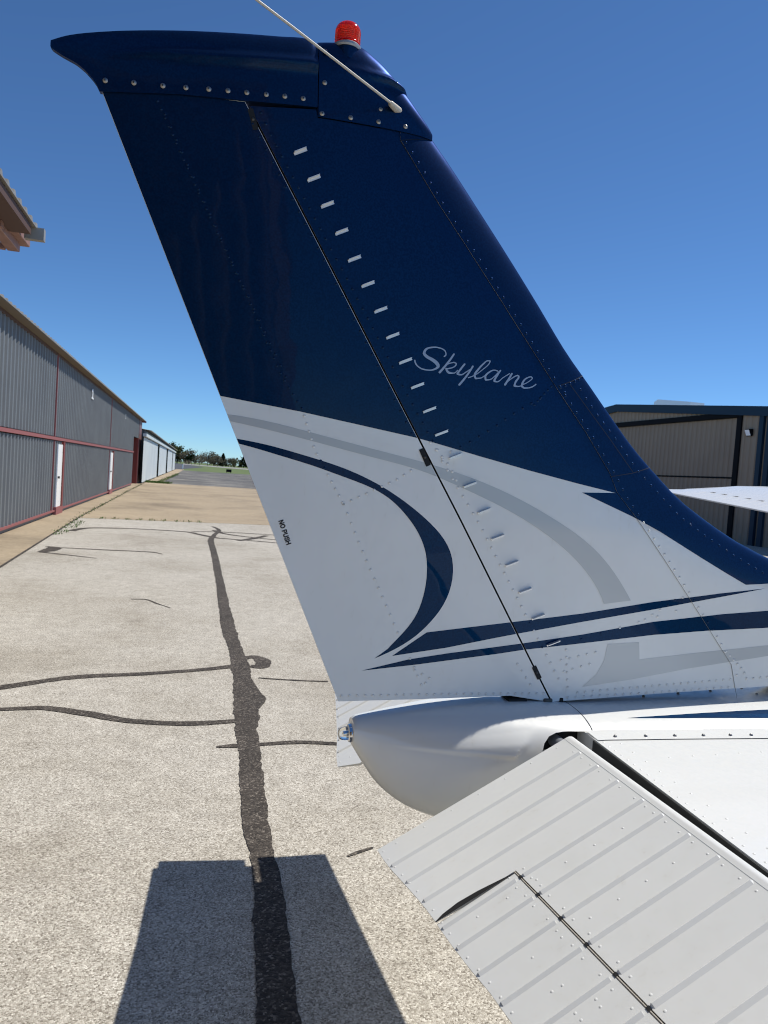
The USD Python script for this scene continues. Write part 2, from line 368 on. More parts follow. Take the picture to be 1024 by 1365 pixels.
part("door_jamb", bx(HX - 1.2, HX + .03, y_rec1, y_rec1 + .25, 0, on((179, 582), 0, HX)[2]), "dark_red", hang)
part("corner_trim", bx(HX - .1, HX + .06, y_rec1 + .26, y_end + .02, 0, hz_top), "corner_rose", hang)
part("waist_rail", bx(HX - .02, HX + .07, 13, y_rec0, band_z - .04, band_z + .04), "red_trim", hang)
part("base_rail", bx(HX - .02, HX + .06, 13, y_rec0, .10, .145), "red_trim", hang)
part("plinth", bx(HX - .2, HX - .01, 13, y_rec0, 0, .09), "grey_cladding", hang)
for px in (68, 143):
    part("post_trim", bx(HX, HX + .055, hy(px) - .02, hy(px) + .02, .155, band_z - .06), "red_trim", hang)
    part("post_trim", bx(HX, HX + .055, hy(px) - .02, hy(px) + .02, band_z + .06, hz_top), "red_trim", hang)
for a, b, top in ((72.2, 78.2, 592), (144, 147.0, 603)):
    dz = on(((a + b) / 2, top), 0, HX)[2]
    d = part("side_door", bx(HX - .02, HX + .07, hy(a), hy(b), .22, dz), "door_white", hang)
    part("door_sill", bx(HX, HX + .09, hy(a) - .05, hy(b) + .3, .0, .215), "red_trim", d)
    part("door_frame", bx(HX, HX + .10, hy(b) + .01, hy(b) + .18, .22, dz + .08), "dark_red", d)
    part("handle", bx(HX + .07, HX + .12, hy(a) + .08, hy(a) + .14, 1.0, 1.06), "hinge_metal", d)
def wall_text(s, px, top, bot, matname):
    z1, z0 = on((px, top), 0, HX)[2], on((px, bot), 0, HX)[2]
    t = meshkit.text_mesh(s, z1 - z0, .006, True); v = np.array(t.vertices); v[:, 0] -= v[:, 0].mean(); v[:, 0] *= 2.2
    return np.column_stack([HX + .05 + v[:, 2], hy(px, (top + bot) / 2) - v[:, 0] * -1, z0 + v[:, 1]]), np.array(t.faces)
part("number", wall_text("1", 121.3, 518.5, 531.5, ""), "door_white", hang)
part("number", wall_text("1", 166.3, 552, 558, ""), "white_cladding", hang)
# roof: ribbed sheets with a low pitch, oversailing the wall
def roof(y0, y1, x_edge, z_edge, depth_x, rise, pitch=.3, t=.035):
    n = int((y1 - y0) / pitch); v, f = [], []
    for i in range(n):
        s = y0 + i * (y1 - y0) / n; p = (y1 - y0) / n
        for a, h in ((0, 0), (.55, 0), (.66, t), (.84, t), (.95, 0)): v.append((s + a * p, h))
    v = np.array(v); k = len(v)
    e = np.column_stack([np.full(k, x_edge), v[:, 0], z_edge + v[:, 1]]); b = np.column_stack([np.full(k, x_edge - depth_x), v[:, 0], z_edge + rise + v[:, 1]])
    lo = e.copy(); lo[:, 2] = z_edge - .02; lb = b.copy(); lb[:, 2] = z_edge + rise - .02
    q = lambda A, B: [(A + i, A + i + 1, B + i + 1) for i in range(k - 1)] + [(A + i, B + i + 1, B + i) for i in range(k - 1)]
    return np.vstack([e, b, lo, lb]), np.array(q(0, k) + q(2 * k, 0) + q(3 * k, 2 * k))
part("roof", roof(13, y_end + .3, HX + over, hz_top + .03, 7.5, 1.0), "galvanised", hang)
part("soffit", bx(HX + .04, HX + over - .012, 13, y_end + .25, hz_top - .0, hz_top + .009), "roof_under", hang)
part("eave_trim", bx(HX - .01, HX + .045, 13, y_end, hz_top - .07, hz_top - .001), "brown_soffit", hang)
part("rake_end", bx(HX + .0, HX + over + .05, y_end + .02, y_end + .3, hz_top - .1, hz_top + .01), "dark_red", hang)

# nearer hangar, only its roof corner in view
nz = 4.9
c1 = on((51, 305), 2, nz); c0 = on((0, 229), 2, nz)
ex = (c1[0] + c0[0]) / 2; ye = c1[1]
near = thing("roof_corner_hangar", (ex - 1.2, 0, 0), "weathered metal hangar with pinkish steel beam, only its roof corner at the left edge", "hangar")
part("roof", roof(-12, ye, ex, nz, 7.0, .9, .33, .05), "galvanised", near)
part("soffit_board", bx(ex - .55, ex - .04, -12, ye - .25, nz - .16, nz - .03), "brown_soffit", near)
part("gutter_end", bx(ex - .16, ex + .10, ye - .10, ye + .02, nz - .18, nz - .01), "galvanised", near)
part("bracket", bx(ex - .36, ex - .30, ye - .75, ye - .62, nz - .24, nz - .16), "pink_steel", near)
b1 = on((40, 330), 0, ex - .22)
bz = b1[2]
def beam(x0, x1, y1, z0, z1, mname, nm="header_beam"): part(nm, rbox(x0, x1, -12, y1, z0, z1, .012), mname, near, smooth=30)
beam(ex - .42, ex - .22, b1[1], bz, bz + .20, "pink_steel")
beam(ex - .50, ex - .33, b1[1] - .12, bz - .12, bz + .02, "pink_steel", "door_track")
part("wall_panel", corrugated("y", ex - 1.15, -12, ye - 1.3, nz, .0, out=1), "galvanised", near)
part("cross_beam", bx(ex - 1.1, ex - .5, b1[1] - .32, b1[1] - .22, bz - .14, bz - .06), "pink_steel", near)
part("end_wall", corrugated("x", ye - 1.3, ex - 7, ex - 1.15, nz, 0, out=1), "galvanised", near)

# unseen dark hangar added behind the camera to darken the rudder's reflection
bh_ = thing("added_hangar", (-6, -5, 0), "unseen hangar added behind the camera for the glossy navy rudder to reflect", "hangar")
part("wall_panel", corrugated("x", -5.0, -13.0, -.15, 5.6, 0, out=1), "taupe_cladding", bh_)
part("end_wall", corrugated("y", -.15, -16, -5.0, 5.6, 0, out=1), "taupe_cladding", bh_)
part("roof", bx(-13.2, 0, -16, -4.7, 5.6, 5.75), "galvanised", bh_)

# white hangar behind
WX = -3.25; wy0, wy1 = y_end + .45, 165.0
wz = on((190, 570), 0, WX)[2]
wh = thing("white_hangar", (WX, wy0, 0), "pale white metal hangar row standing behind the grey hangar", "hangar")
bays = [hy(190), hy(209.5) , hy(212), hy(221.3), hy(222.8), hy(229), hy(230)]
ys = np.array([on((p, 620), 0, WX)[1] for p in (190, 209, 211.5, 221, 223, 229, 230, 232.8)])
for k in (0, 2, 4, 6):
    part("door_panel", corrugated("y", WX, ys[k], ys[k + 1], wz - .55, .1, .6, .03), "white_cladding", wh)
for k in (1, 3, 5):
    part("dark_bay", bx(WX - .6, WX - .5, ys[k], ys[k + 1], .0, wz - .5), "grey_cladding", wh)
part("end_wall", corrugated("x", wy0, WX - 12, WX + .0, wz, 0, out=-1), "grey_cladding", wh)
part("track_rail", bx(WX - .05, WX + .18, ys[0] - .3, ys[-1], wz - .5, wz - .3), "white_cladding", wh)
part("back_wall", bx(WX - .75, WX - .7, wy0 + .2, ys[-1], 0, wz - .1), "grey_cladding", wh)
part("far_end_wall", bx(WX - 12, WX - .02, ys[-1] - .1, ys[-1], 0, wz - .05), "white_cladding", wh)
part("fascia", bx(WX - .3, WX - .02, wy0 + .05, ys[-1], wz - .3, wz - .05), "grey_cladding", wh)
part("roof", roof(wy0 - .1, ys[-1], WX + .35, wz, 6, .8, .9, .04), "galvanised", wh)
pth = thing("hangar_path", kind="structure", label="short pale concrete strip along the white hangar", cat="path")
part("surface", flat(Polygon([(WX, wy0 + 2), (WX, 160), (WX + 1.6, 160), (WX + 1.1, wy0 + 2)]), .02), "tan_concrete", pth)
for px, h in ((231.5, .9), (243.5, .9)):
    g = ground((px, 624.5))
    bol = thing("marker_post", g, "white marker post at the end of the white hangar" if px < 240 else "white marker post standing on the taxiway", "post")
    part("post", trimesh.creation.cylinder(.11, h, sections=12, transform=trimesh.transformations.translation_matrix(g + [0, 0, h / 2])), "door_white", bol)
    part("cap", trimesh.creation.cylinder(.14, .08, sections=12, transform=trimesh.transformations.translation_matrix(g + [0, 0, h + .04])), "white_cladding", bol)
g = ground((305, 630.2)); 
sg = thing("taxi_sign", g, "small dark sign box standing in the grass", "sign")
part("board", rbox(g[0] - .55, g[0] + .55, g[1] - .12, g[1] + .12, .12, .72, .04), "frame_black", sg)
for s in (-.4, .4): part("leg", bx(g[0] + s - .05, g[0] + s + .05, g[1] - .05, g[1] + .05, 0, .13), "frame_black", sg)
for px, t in ((231.5, 588), (226, 590)):
    q = on((px, 600), 0, WX - 1.0); zt = on((px, t), 0, WX - 1.0)[2]
    an = thing("roof_antenna", (q[0], q[1], wz), "thin mast on the white hangar roof, " + ("nearer the far end" if px > 230 else "left of the other mast"), "antenna")
    part("mast", tube([(q[0], q[1], wz), (q[0], q[1], zt)], .06, 6), "hinge_metal", an)
    part("crossbar", bx(q[0] - .6, q[0] + .6, q[1] - .05, q[1] + .05, zt - .8, zt - .7), "hinge_metal", an)

# taupe hangar on the right, door wall in the plane x = 20.9
BX_ = 20.9
def by(px, py=640): return on((px, py), 0, BX_)[1]
def bz_(px, py): return on((px, py), 0, BX_)[2]
yr, zr = by(825, 538), bz_(825, 540.5)
y_r2, z_r2 = by(1024, 541), bz_(1024, 543.5)
slope = (zr - z_r2) / (yr - y_r2)
rake = lambda y: zr - slope * abs(yr - y)
y_lo, y_hi = y_r2 - 6.5, 2 * yr - y_r2 + 6.5
tb = thing("brown_hangar", (BX_, yr, 0), "dark taupe metal hangar with navy trim on the right behind the tail", "hangar")
dj0, dj1 = by(986.5, 600), by(980.5, 600)
dtop = on((986, 556), 0, BX_)[2]; dtop2 = on((986, 549), 0, BX_)[2]
d_far = 2 * yr - dj0
post_y = [by(1010.5, 640), by(1021.5, 640)]
part("wall_panel", corrugated("y", BX_, post_y[0] + .12, dj0 - .02, lambda y: rake(y) - .02, .0, .3, .03, -1), "taupe_cladding", tb)
part("wall_panel", corrugated("y", BX_, y_lo, post_y[1] - .12, lambda y: rake(y) - .02, .0, .3, .03, -1), "taupe_cladding", tb)
part("wall_panel", corrugated("y", BX_ + .03, post_y[1] - .1, post_y[0] + .1, lambda y: rake(y) - .02, .0, .3, .02, -1), "taupe_cladding", tb)
part("wall_panel", corrugated("y", BX_, dj0, d_far, lambda y: rake(y) - .02, dtop2, .3, .03, -1), "taupe_cladding", tb)
part("wall_panel", corrugated("y", BX_, d_far, y_hi, lambda y: rake(y) - .02, .0, .3, .03, -1), "taupe_cladding", tb)
zsp = on((940, 636.0), 0, BX_)[2]
for z0, z1 in ((.05, zsp - .03), (zsp + .03, dtop - .02)):
    part("hangar_door", corrugated("y", BX_ + .10, dj1 + .02, d_far - .3, z1, z0, .3, .03, -1), "taupe_cladding", tb)
part("door_seam", bx(BX_ + .07, BX_ + .12, dj1, d_far, zsp - .035, zsp + .035), "frame_black", tb)
part("door_jamb", bx(BX_ - .06, BX_ + .2, dj0 + .0, dj1, 0, dtop), "frame_black", tb)
part("door_jamb", bx(BX_ - .06, BX_ + .2, d_far - .35, d_far, 0, dtop), "frame_black", tb)
part("door_head", bx(BX_ - .08, BX_ + .2, dj0, d_far, dtop, dtop2), "frame_black", tb)
for y in post_y: part("navy_post", bx(BX_ - .10, BX_ + .02, y - .11, y + .11, 0, rake(y) - .1), "navy_trim", tb)
def rake_trim(y0, y1, t=.32):
    v = [(BX_ + x, y, rake(y) + dz) for y in (y0, y1) for x in (-.14, .2) for dz in (-t, .05)]
    return trimesh.convex.convex_hull(np.array(v))
part("rake_trim", rake_trim(y_lo, yr), "navy_trim", tb); part("rake_trim", rake_trim(yr, y_hi), "navy_trim", tb)
for y0, y1 in ((y_lo, yr), (yr, y_hi)):
    v = np.array([(x, y, rake(y) + dz) for x in (BX_ + .2, BX_ + 24) for y in (y0, y1) for dz in (-.08, .05)])
    part("roof", trimesh.convex.convex_hull(v), "galvanised", tb)
ly, lz = by(1001, 577), bz_(1001, 577)
Lp = lambda x, y, z: (BX_ - x * .55, ly + y * .55, lz + z * .55)
lm = part("wall_lamp", trimesh.convex.convex_hull(np.array([Lp(x, y, z) for x, y, z in [(.06, -.28, -.24), (.06, .28, -.24), (.06, -.28, .26), (.06, .28, .26), (.34, -.24, .24), (.34, .24, .24), (.14, -.24, -.24), (.14, .24, -.24)]])), "frame_black", tb)
part("lens", trimesh.convex.convex_hull(np.array([Lp(x, y, z) for x, y, z in [(.355, -.2, .19), (.355, .22, .19), (.175, -.2, -.2), (.175, .22, -.2), (.2, 0, 0)]])), "lamp_glass", lm)
va, vb = on((872, 537), 0, BX_ + 6), on((921, 537), 0, BX_ + 6)
vt = on((878, 532.2), 0, BX_ + 6)[2]
part("ridge_vent", trimesh.convex.convex_hull(np.array([(BX_ + 6 + x, y, z) for x in (0, .9) for y, z in ((va[1], va[2] - .9), (vb[1], va[2] - .9), (va[1] - .35, vt), (vb[1], vb[2] + .06), (va[1], va[2] + .05))])), "door_white", tb)

def tree(px, y, hpx, wpx, look, label, seed, bare=False, cone=False):
    r = np.random.default_rng(seed)
    base = ground((px, y)) if y else None
    D = 520 + 30 * r.uniform(-1, 1); d = ray((px, 617 + .07 * (px - 257))); base = np.array([d[0] / d[1] * D, D, 0.])
    H, W = hpx * D / F, wpx * D / F
    t = thing("tree" if not cone else "evergreen_tree", base, label, "tree", "trees along the far edge of the field")
    trunk = [tube([base, base + [r.normal() * .2, 0, H * .35], base + [r.normal() * .5, 0, H * .8]], [.03 * H, .02 * H, .006 * H], 6)]
    for k in range(7):
        a = r.uniform(0, 6.28); z0 = H * r.uniform(.25, .6)
        trunk.append(tube([base + [0, 0, z0], base + [math.cos(a) * W * .35, math.sin(a) * W * .35, z0 + H * .28]], [.012 * H, .004 * H], 5))
    part("trunk", trunk, "trunk_bark", t)
    n = 1500 if not bare else 1000
    cl = r.uniform(-1, 1, (26, 3)); cl = cl[np.linalg.norm(cl, axis=1) < 1]
    vs, fs = [], []
    for i in range(n):
        if cone:
            z = r.uniform(.06, 1) ; rad = (1 - z) ** .8 * .55 * r.uniform(.5, 1.05); a = r.uniform(0, 6.28)
            c = base + np.array([math.cos(a) * rad * W, math.sin(a) * rad * W, z * H])
        else:
            k = cl[r.integers(len(cl))]; q = k * [.36, .36, .3] + r.normal(size=3) * [.085, .085, .07]
            c = base + np.array([q[0] * W * 1.15, q[1] * W * 1.15, H * (.58 + q[2] * 1.15)])
            if c[2] < H * .07: continue
        s = H * (.045 if not bare else .038) * r.uniform(.6, 1.5); nrm = r.normal(size=3); nrm /= np.linalg.norm(nrm)
        u = np.cross(nrm, [0, 0, 1.0]); u /= np.linalg.norm(u) + 1e-9; w = np.cross(nrm, u); b = len(vs)
        vs += [c - u * s, c - w * s * .7, c + u * s, c + w * s * .7]; fs += [(b, b + 1, b + 2), (b, b + 2, b + 3)]
    part("crown", (np.array(vs), np.array(fs)), look, t)
TR = [(223, 27, 24, "leaf_pale", "yellowish green tree standing just behind the end of the white hangar", 0, 0),
      (236, 24, 22, "leaf_pale", "olive green tree to the right of the hangar's last bay, beside the pale bare tree", 0, 0),
      (251, 20, 30, "leaf_grey", "tall pale bare tree nearest to the white hangar", 1, 0),
      (255.5, 13, 16, "leaf_dark", "low round dark evergreen in front of the pale bare tree", 0, 0),
      (266, 13, 22, "leaf_grey", "low greyish tree between the round evergreen and the tall brown bare tree", 1, 0),
      (277, 20, 26, "leaf_grey", "brownish bare tree near the middle of the far tree line", 1, 0),
      (284.5, 15, 14, "leaf_dark", "dark evergreen left of the pointed one in the far tree line", 0, 0),
      (297, 17, 12, "leaf_dark", "pointed dark evergreen in the middle of the far tree line", 0, 1),
      (290.5, 15, 20, "leaf_grey", "grey bare tree between the two dark evergreens", 1, 0),
      (305, 14, 20, "leaf_grey", "pale leafless tree just right of the pointed evergreen", 1, 0),
      (313, 10, 16, "leaf_olive", "low bushy tree at the dip of the far tree line", 0, 0),
      (325, 16, 15, "leaf_dark", "dark evergreen next to the rudder edge in the far tree line", 0, 1),
      (333, 17, 18, "leaf_dark", "dark tree half hidden by the rudder's trailing edge", 0, 0)]
for i, (px, h, w, lk, lb, ba, co) in enumerate(TR): tree(px, 0, h, w, lk, lb, 40 + i, bool(ba), bool(co))
r = np.random.default_rng(5); vs, fs = [], []
for i in range(5200):
    c = np.array([r.uniform(-340, 760), 580 + r.uniform(-6, 20), 0]); c[2] = r.uniform(.1, 1) * 6.0 * (1 + .35 * math.sin(c[0] * .21) + .2 * math.sin(c[0] * .57))
    s = .8 * r.uniform(.6, 1.6); n_ = r.normal(size=3); n_ /= np.linalg.norm(n_); u = np.cross(n_, [0, 0, 1.]); u /= np.linalg.norm(u); w = np.cross(n_, u); b = len(vs)
    vs += [c - u * s, c - w * s, c + u * s, c + w * s]; fs += [(b, b + 1, b + 2), (b, b + 2, b + 3)]
part("distant_wood", (np.array(vs), np.array(fs)), "leaf_grey", kind="stuff", label="low greyish wood along the horizon behind the separate trees", cat="wood")

# ------------------------------------------------------------------ the airplane
P1 = EYEP + 1.41058852 * ray((503, 1133))           # lower inner corner of the near elevator's trailing edge
YF = P1[1] + .20                                    # plane of symmetry
air = thing("airplane", (1.0, YF, 0), "white and navy light airplane seen at its tail, with a red beacon on the fin", "airplane")

# --- fin and rudder surface: S(a, z), a = sqrt(chord fraction behind the leading edge)
def xz0(p):
    q = on(p, 1, YF - .02); return q[0], q[2]
LEp = [(482, 63), (500, 76), (520, 97), (540, 124), (560, 153), (580, 184), (600, 213), (640, 275), (680, 338), (720, 403), (760, 470), (790, 513), (820, 557), (850, 599), (880, 634),
       (912, 668), (950, 698), (985, 722), (1024, 743), (1080, 768), (1160, 800), (1260, 838)]
le = np.array([xz0(p) for p in LEp]); le = le[np.argsort(le[:, 1])]
le = np.vstack([[le[0, 0] + .7, le[0, 1] - .25], le])
x_le = PchipInterpolator(le[:, 1], le[:, 0], extrapolate=True)
t0, t1 = xz0((135, 117)), xz0((452, 935))
x_te = lambda z: t0[0] + (z - t0[1]) * (t1[0] - t0[0]) / (t1[1] - t0[1])
def half(u, c):
    u = np.clip(u, 0, 1); ce = np.minimum(c, 1.12)
    return 5 * .078 * ce * (.2969 * np.sqrt(u) - .126 * u - .3516 * u ** 2 + .2843 * u ** 3 - .1015 * u ** 4) + .0008
def surf(a, z):
    a = np.asarray(a, float); z = np.asarray(z, float); L = x_le(z); c = L - x_te(z); u = a * a
    return np.stack([L - u * c, half(u, c) * np.minimum(1, a / .02 + .05), z], -1)       # (x, half thickness, z)
def surf_n(a, z):
    e = 1e-4; A = np.clip(a, 0, 1)
    sa = surf(A + e, z) - surf(np.maximum(A - e, 0), z); sz = surf(A, z + e) - surf(A, z - e)
    n = np.cross(sa, sz); n *= np.sign(n[..., 1:2] + 1e-12); n /= np.linalg.norm(n, axis=-1, keepdims=True)
    return n
def to_a(x, z):
    L = x_le(z); c = L - x_te(z); return np.sqrt(np.clip((L - x) / c, 0, 1))
def XZ(p):
    """Photograph pixel -> (x, z) on the near skin."""
    h = .03
    for _ in range(12):
        q = on(p, 1, YF - h); h = float(surf(to_a(q[0], q[2]), q[2])[1])
    return q[0], q[2]
def XZs(ps): return [XZ(p) for p in ps]
def densify(poly, d=.006): return poly.segmentize(d)
def cells(poly, da=.028, dz=.028):
    """Clips a polygon (x, z) to a grid of the skin's own coordinates and triangulates it: (a, z) points and triangles."""
    def conv(ring): 
        q = np.array(ring); return np.column_stack([to_a(q[:, 0], q[:, 1]), q[:, 1]])
    geoms = []
    for g in getattr(poly, "geoms", [poly]):
        if not isinstance(g, Polygon) or g.area < 1e-9: continue
        g = densify(g); geoms.append(Polygon(conv(g.exterior.coords), [conv(i.coords) for i in g.interiors]).buffer(0))
    P = unary_union(geoms); shapely.prepare(P)
    x0, y0, x1, y1 = P.bounds; V, T, n = [], [], 0
    for i in range(int(math.floor(x0 / da)), int(math.ceil(x1 / da))):
        for j in range(int(math.floor(y0 / dz)), int(math.ceil(y1 / dz))):
            c = sbox(i * da, j * dz, (i + 1) * da, (j + 1) * dz)
            if P.contains(c):
                q = np.array([(i * da, j * dz), ((i + 1) * da, j * dz), ((i + 1) * da, (j + 1) * dz), (i * da, (j + 1) * dz)]); V.append(q); T.append(np.array([(0, 1, 2), (0, 2, 3)]) + n); n += 4
            elif P.intersects(c):
                for v, f in tri(P.intersection(c)):
                    if len(f): V.append(np.array(v)); T.append(np.array(f) + n); n += len(v)
    V, T = np.vstack(V), np.vstack(T)
    key, idx, inv = np.unique(np.round(V, 7), axis=0, return_index=True, return_inverse=True)
    T = inv.reshape(-1)[T]; V = V[idx]
    T = T[(T[:, 0] != T[:, 1]) & (T[:, 1] != T[:, 2]) & (T[:, 0] != T[:, 2])]
    return V, T
def skin(poly, off=0., walls=True, both=True, da=.028, dz=.028):
    V, T = cells(poly, da, dz); s = surf(V[:, 0], V[:, 1]); n = surf_n(V[:, 0], V[:, 1]); s = s + off * n
    vs, ns, fs, k = [], [], [], 0
    for side in ((-1, 1) if both else (-1,)):
        v = np.column_stack([s[:, 0], YF + side * s[:, 1], s[:, 2]]); m = n * [1, side, 1]
        f = T.copy(); cr = np.cross(v[f[:, 1]] - v[f[:, 0]], v[f[:, 2]] - v[f[:, 0]]); flip = (cr * m[f].mean(1)).sum(1) < 0; f[flip] = f[flip][:, ::-1]
        vs.append(v); ns.append(m); fs.append(f + k); k += len(v)
    if walls and both:
        e = np.sort(np.vstack([T[:, [0, 1]], T[:, [1, 2]], T[:, [2, 0]]]), axis=1); u, cnt = np.unique(e, axis=0, return_counts=True); b = u[cnt == 1]
        A, B = vs[0], vs[1]; cen = A.mean(0)
        for i, j in b:
            q = np.array([A[i], A[j], B[j], B[i]]); nr = np.cross(q[1] - q[0], q[3] - q[0]); l = np.linalg.norm(nr)
            if l < 1e-12: continue
            nr /= l
            if np.dot(nr, q.mean(0) - cen) < 0: nr = -nr
            vs.append(q); ns.append(np.tile(nr, (4, 1))); fs.append(np.array([(0, 1, 2), (0, 2, 3)]) + k); k += 4
    return (np.vstack(vs), np.vstack(fs)), np.vstack(ns)
def skin_part(name, poly, matname, parent, off=0., walls=True, both=True, da=.028, dz=.028, **kw):
    m, n = skin(poly, off, walls, both, da, dz); return part(name, m, matname, parent, normals=n, **kw)

hg0, hg1 = XZ((327, 133)), XZ((734.5, 934))
def hinge_x(z, d=0.): return hg0[0] + (z - hg0[1]) * (hg1[0] - hg0[0]) / (hg1[1] - hg0[1]) + d
def P(ps): return Polygon(XZs(ps)).buffer(0)
zb = lambda z0, z1, d: [(hinge_x(z, d), z) for z in (z0, z1)]
ztop, zbot = 2.60, 1.0
le_line = [(float(x_le(z)), z) for z in np.linspace(1.16, 2.56, 90)]
te_line = [(float(x_te(z)), z) for z in (2.56, 1.15)]
all_side = Polygon(le_line + te_line).buffer(0)
aft = Polygon([(-1, 0), (hinge_x(0, -.0022), 0), (hinge_x(3, -.0022), 3), (-1, 3)])
fore = Polygon([(4, 0), (hinge_x(0, .0022), 0), (hinge_x(3, .0022), 3), (4, 3)])
rud_cut = Polygon(XZs([(100, 112), (131, 116.5), (240, 124.5), (330, 136), (421, 146), (470, 150), (760, 931), (735, 936), (680, 927.5), (560, 932), (452, 935), (420, 937)])).buffer(0)
fin_cut = Polygon(XZs([(300, 140), (421, 146), (424, 157), (500, 170), (577, 184), (800, 184), (1300, 830)]) + [(2.6, 1.26), (1.5, 1.222)] + XZs([(1024, 914.5), (900, 923), (757, 934), (730, 936)])).buffer(0)
rudder_side = all_side.intersection(aft).intersection(rud_cut)
fin_side = all_side.intersection(fore).intersection(fin_cut)
lap = [(533, 180), (534, 187), (583, 269), (626.5, 336), (669, 402.6), (711, 469), (742.6, 518.6), (781, 576.6), (813, 631), (822, 655.6), (850, 693), (872, 725.6), (887, 748), (918, 796), (951, 848), (975, 886), (982, 930)]
lapx = XZs(lap)
le_zone = Polygon(lapx + [(4, lapx[-1][1] - .2), (4, 3), (lapx[0][0], 3)]).buffer(0).intersection(fin_side)
fin_main = fin_side.difference(le_zone)
LAP = .0011

def with_walls(poly, off, name, parent, **kw):
    m, n = skin(poly, off, walls=False); p = part(name, m, "white_paint", parent, normals=n, **kw)
    k = len(m[0]); M, N = skin(poly, off, walls=True); f = np.array(M[1]); f = f[(f >= k).all(1)] - k
    part("skin_edge", (M[0][k:], f), "gap_shade_and_dash", p)  # edge walls coloured dark, the hinge gap's shade put in the colour
    return p
fin = with_walls(fin_main, 0., "vertical_fin", air, label="fixed vertical fin, navy above and white below")
m_, n_ = skin(le_zone, LAP); part("leading_edge_skin", m_, "white_paint", fin, normals=n_)
rud = with_walls(rudder_side, 0., "rudder", air, label="movable rudder, navy above and white with navy swoosh below")
# black sheet inside the hinge gap: paints its shade, stops light from beyond
sz = np.linspace(1.21, 2.38, 12)
sp_poly = Polygon([(hinge_x(z, -.02), z) for z in sz] + [(hinge_x(z, .02), z) for z in sz[::-1]])
skin_part("hinge_gap_shade", sp_poly, "gap_black", fin, off=-.006, walls=True)

# --- paint: navy field, swoosh, stripes and silver bands, each a film on the skin
navy_edge = [(280, 524), (293, 527.5), (400, 548.5), (553, 583), (557, 584), (587, 592.5), (639, 608), (705, 627), (770, 644.5), (821, 657.3), (776, 656.6), (842, 688), (880, 709), (932, 742), (966, 763), (994, 779.5), (1024, 778), (1100, 774), (1260, 768)]
navy_field = Polygon(XZs(navy_edge) + [(3.2, 1.65), (3.2, 3.2), (-1, 3.2), (-1, XZ(navy_edge[0])[1])]).buffer(0)
sw_out = [(300, 582), (315, 584.6), (354, 592.5), (406, 607), (458, 624), (503, 645), (540, 669), (569, 693), (592, 719), (602, 741), (604, 757), (601, 782), (590, 808), (573, 830), (555, 847), (536, 860), (499, 878)]
sw_in = [(517, 865), (536, 845), (553, 823), (564, 796), (569, 767), (567.5, 737), (558, 711), (540, 685), (517, 663), (488, 647), (454, 634), (421, 622), (376, 608), (321, 592), (304, 588)]
def curve(ps, n=60):
    ps = np.array(ps, float); L = np.r_[0, np.cumsum(np.linalg.norm(np.diff(ps, axis=0), axis=1))]; t = np.linspace(0, L[-1], n)
    return [tuple(q) for q in CubicSpline(L, ps)(t)]
swoosh = P(curve(sw_out) + curve(sw_in))
stA = P([(523, 874.3), (569, 843), (660, 832), (686, 829), (776, 818), (871, 802.5), (960, 791), (1019, 784.5), (942, 799), (871, 812.5), (776, 829), (691, 844.5), (660, 850.4), (595, 863.4)])
stB = P([(482, 894), (545, 879), (595, 871.2), (660, 862.6), (698, 857.5), (776, 846), (871, 829), (965, 818.4), (1024, 814), (1200, 799), (1200, 824), (1024, 836.6), (946, 840.5), (871, 846.3), (776, 857.5), (698, 866.2), (660, 872), (554, 886)])
grA = P(curve([(290, 551), (354, 561), (428, 580), (503, 600), (560, 615), (603, 628), (667, 653), (745, 696), (780, 721), (802, 742), (822, 768), (841, 800.5)]) + curve([(805, 805), (797, 786), (779, 759), (732, 715), (693, 689), (620, 652), (560, 627), (503, 611), (428, 591), (354, 572), (290, 558)]))
grB = P([(810, 858.5), (852, 856), (852.5, 879), (918, 871.5), (1024, 860), (1200, 840), (1200, 852), (1024, 874), (918, 891), (840, 906), (776, 915.5), (795, 899), (805, 881)])
for nm, pl, mt in (("navy_paint_field", navy_field, "navy_paint"), ("navy_swoosh", swoosh, "navy_paint"), ("navy_stripe", stA, "navy_paint"), ("navy_stripe", stB, "navy_paint"),
                   ("silver_band", grA, "silver_paint"), ("silver_band", grB, "silver_paint")):
    for host, side, off in ((rud, rudder_side.buffer(-.0008), .0004), (fin, fin_main, .0004), (fin, le_zone, LAP + .0004)):
        g = pl.intersection(side)
        g = unary_union([q for q in getattr(g, "geoms", [g]) if isinstance(q, Polygon) and q.area > 2e-6])
        if g.is_empty or g.area < 4e-6: continue
        skin_part(nm, g, mt, host, off=off, walls=False)
# seams
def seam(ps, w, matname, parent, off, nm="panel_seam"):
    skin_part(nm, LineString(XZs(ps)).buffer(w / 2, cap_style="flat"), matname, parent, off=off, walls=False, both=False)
seam([(533.5, 187.5)] + lap[2:9], .0016, "navy_seam", fin, .0009)  # dark strip drawn as the shade line of the skin lap
seam(lap[10:17], .0013, "seam_shadow", fin, .0009)  # the lap's shade line painted on over the white part
seam([(533.5, 187.5), (577, 188.5)], .0012, "navy_seam", fin, LAP + .0008)
seam([(744, 515), (765, 507), (783, 497.5)], .0016, "navy_seam", fin, LAP + .0008)
seam([(759, 512), (813, 586), (843, 629)], .0014, "navy_seam", fin, LAP + .0008)
seam([(814, 635.5), (842, 631), (872, 621)], .0016, "navy_seam", fin, LAP + .0008)

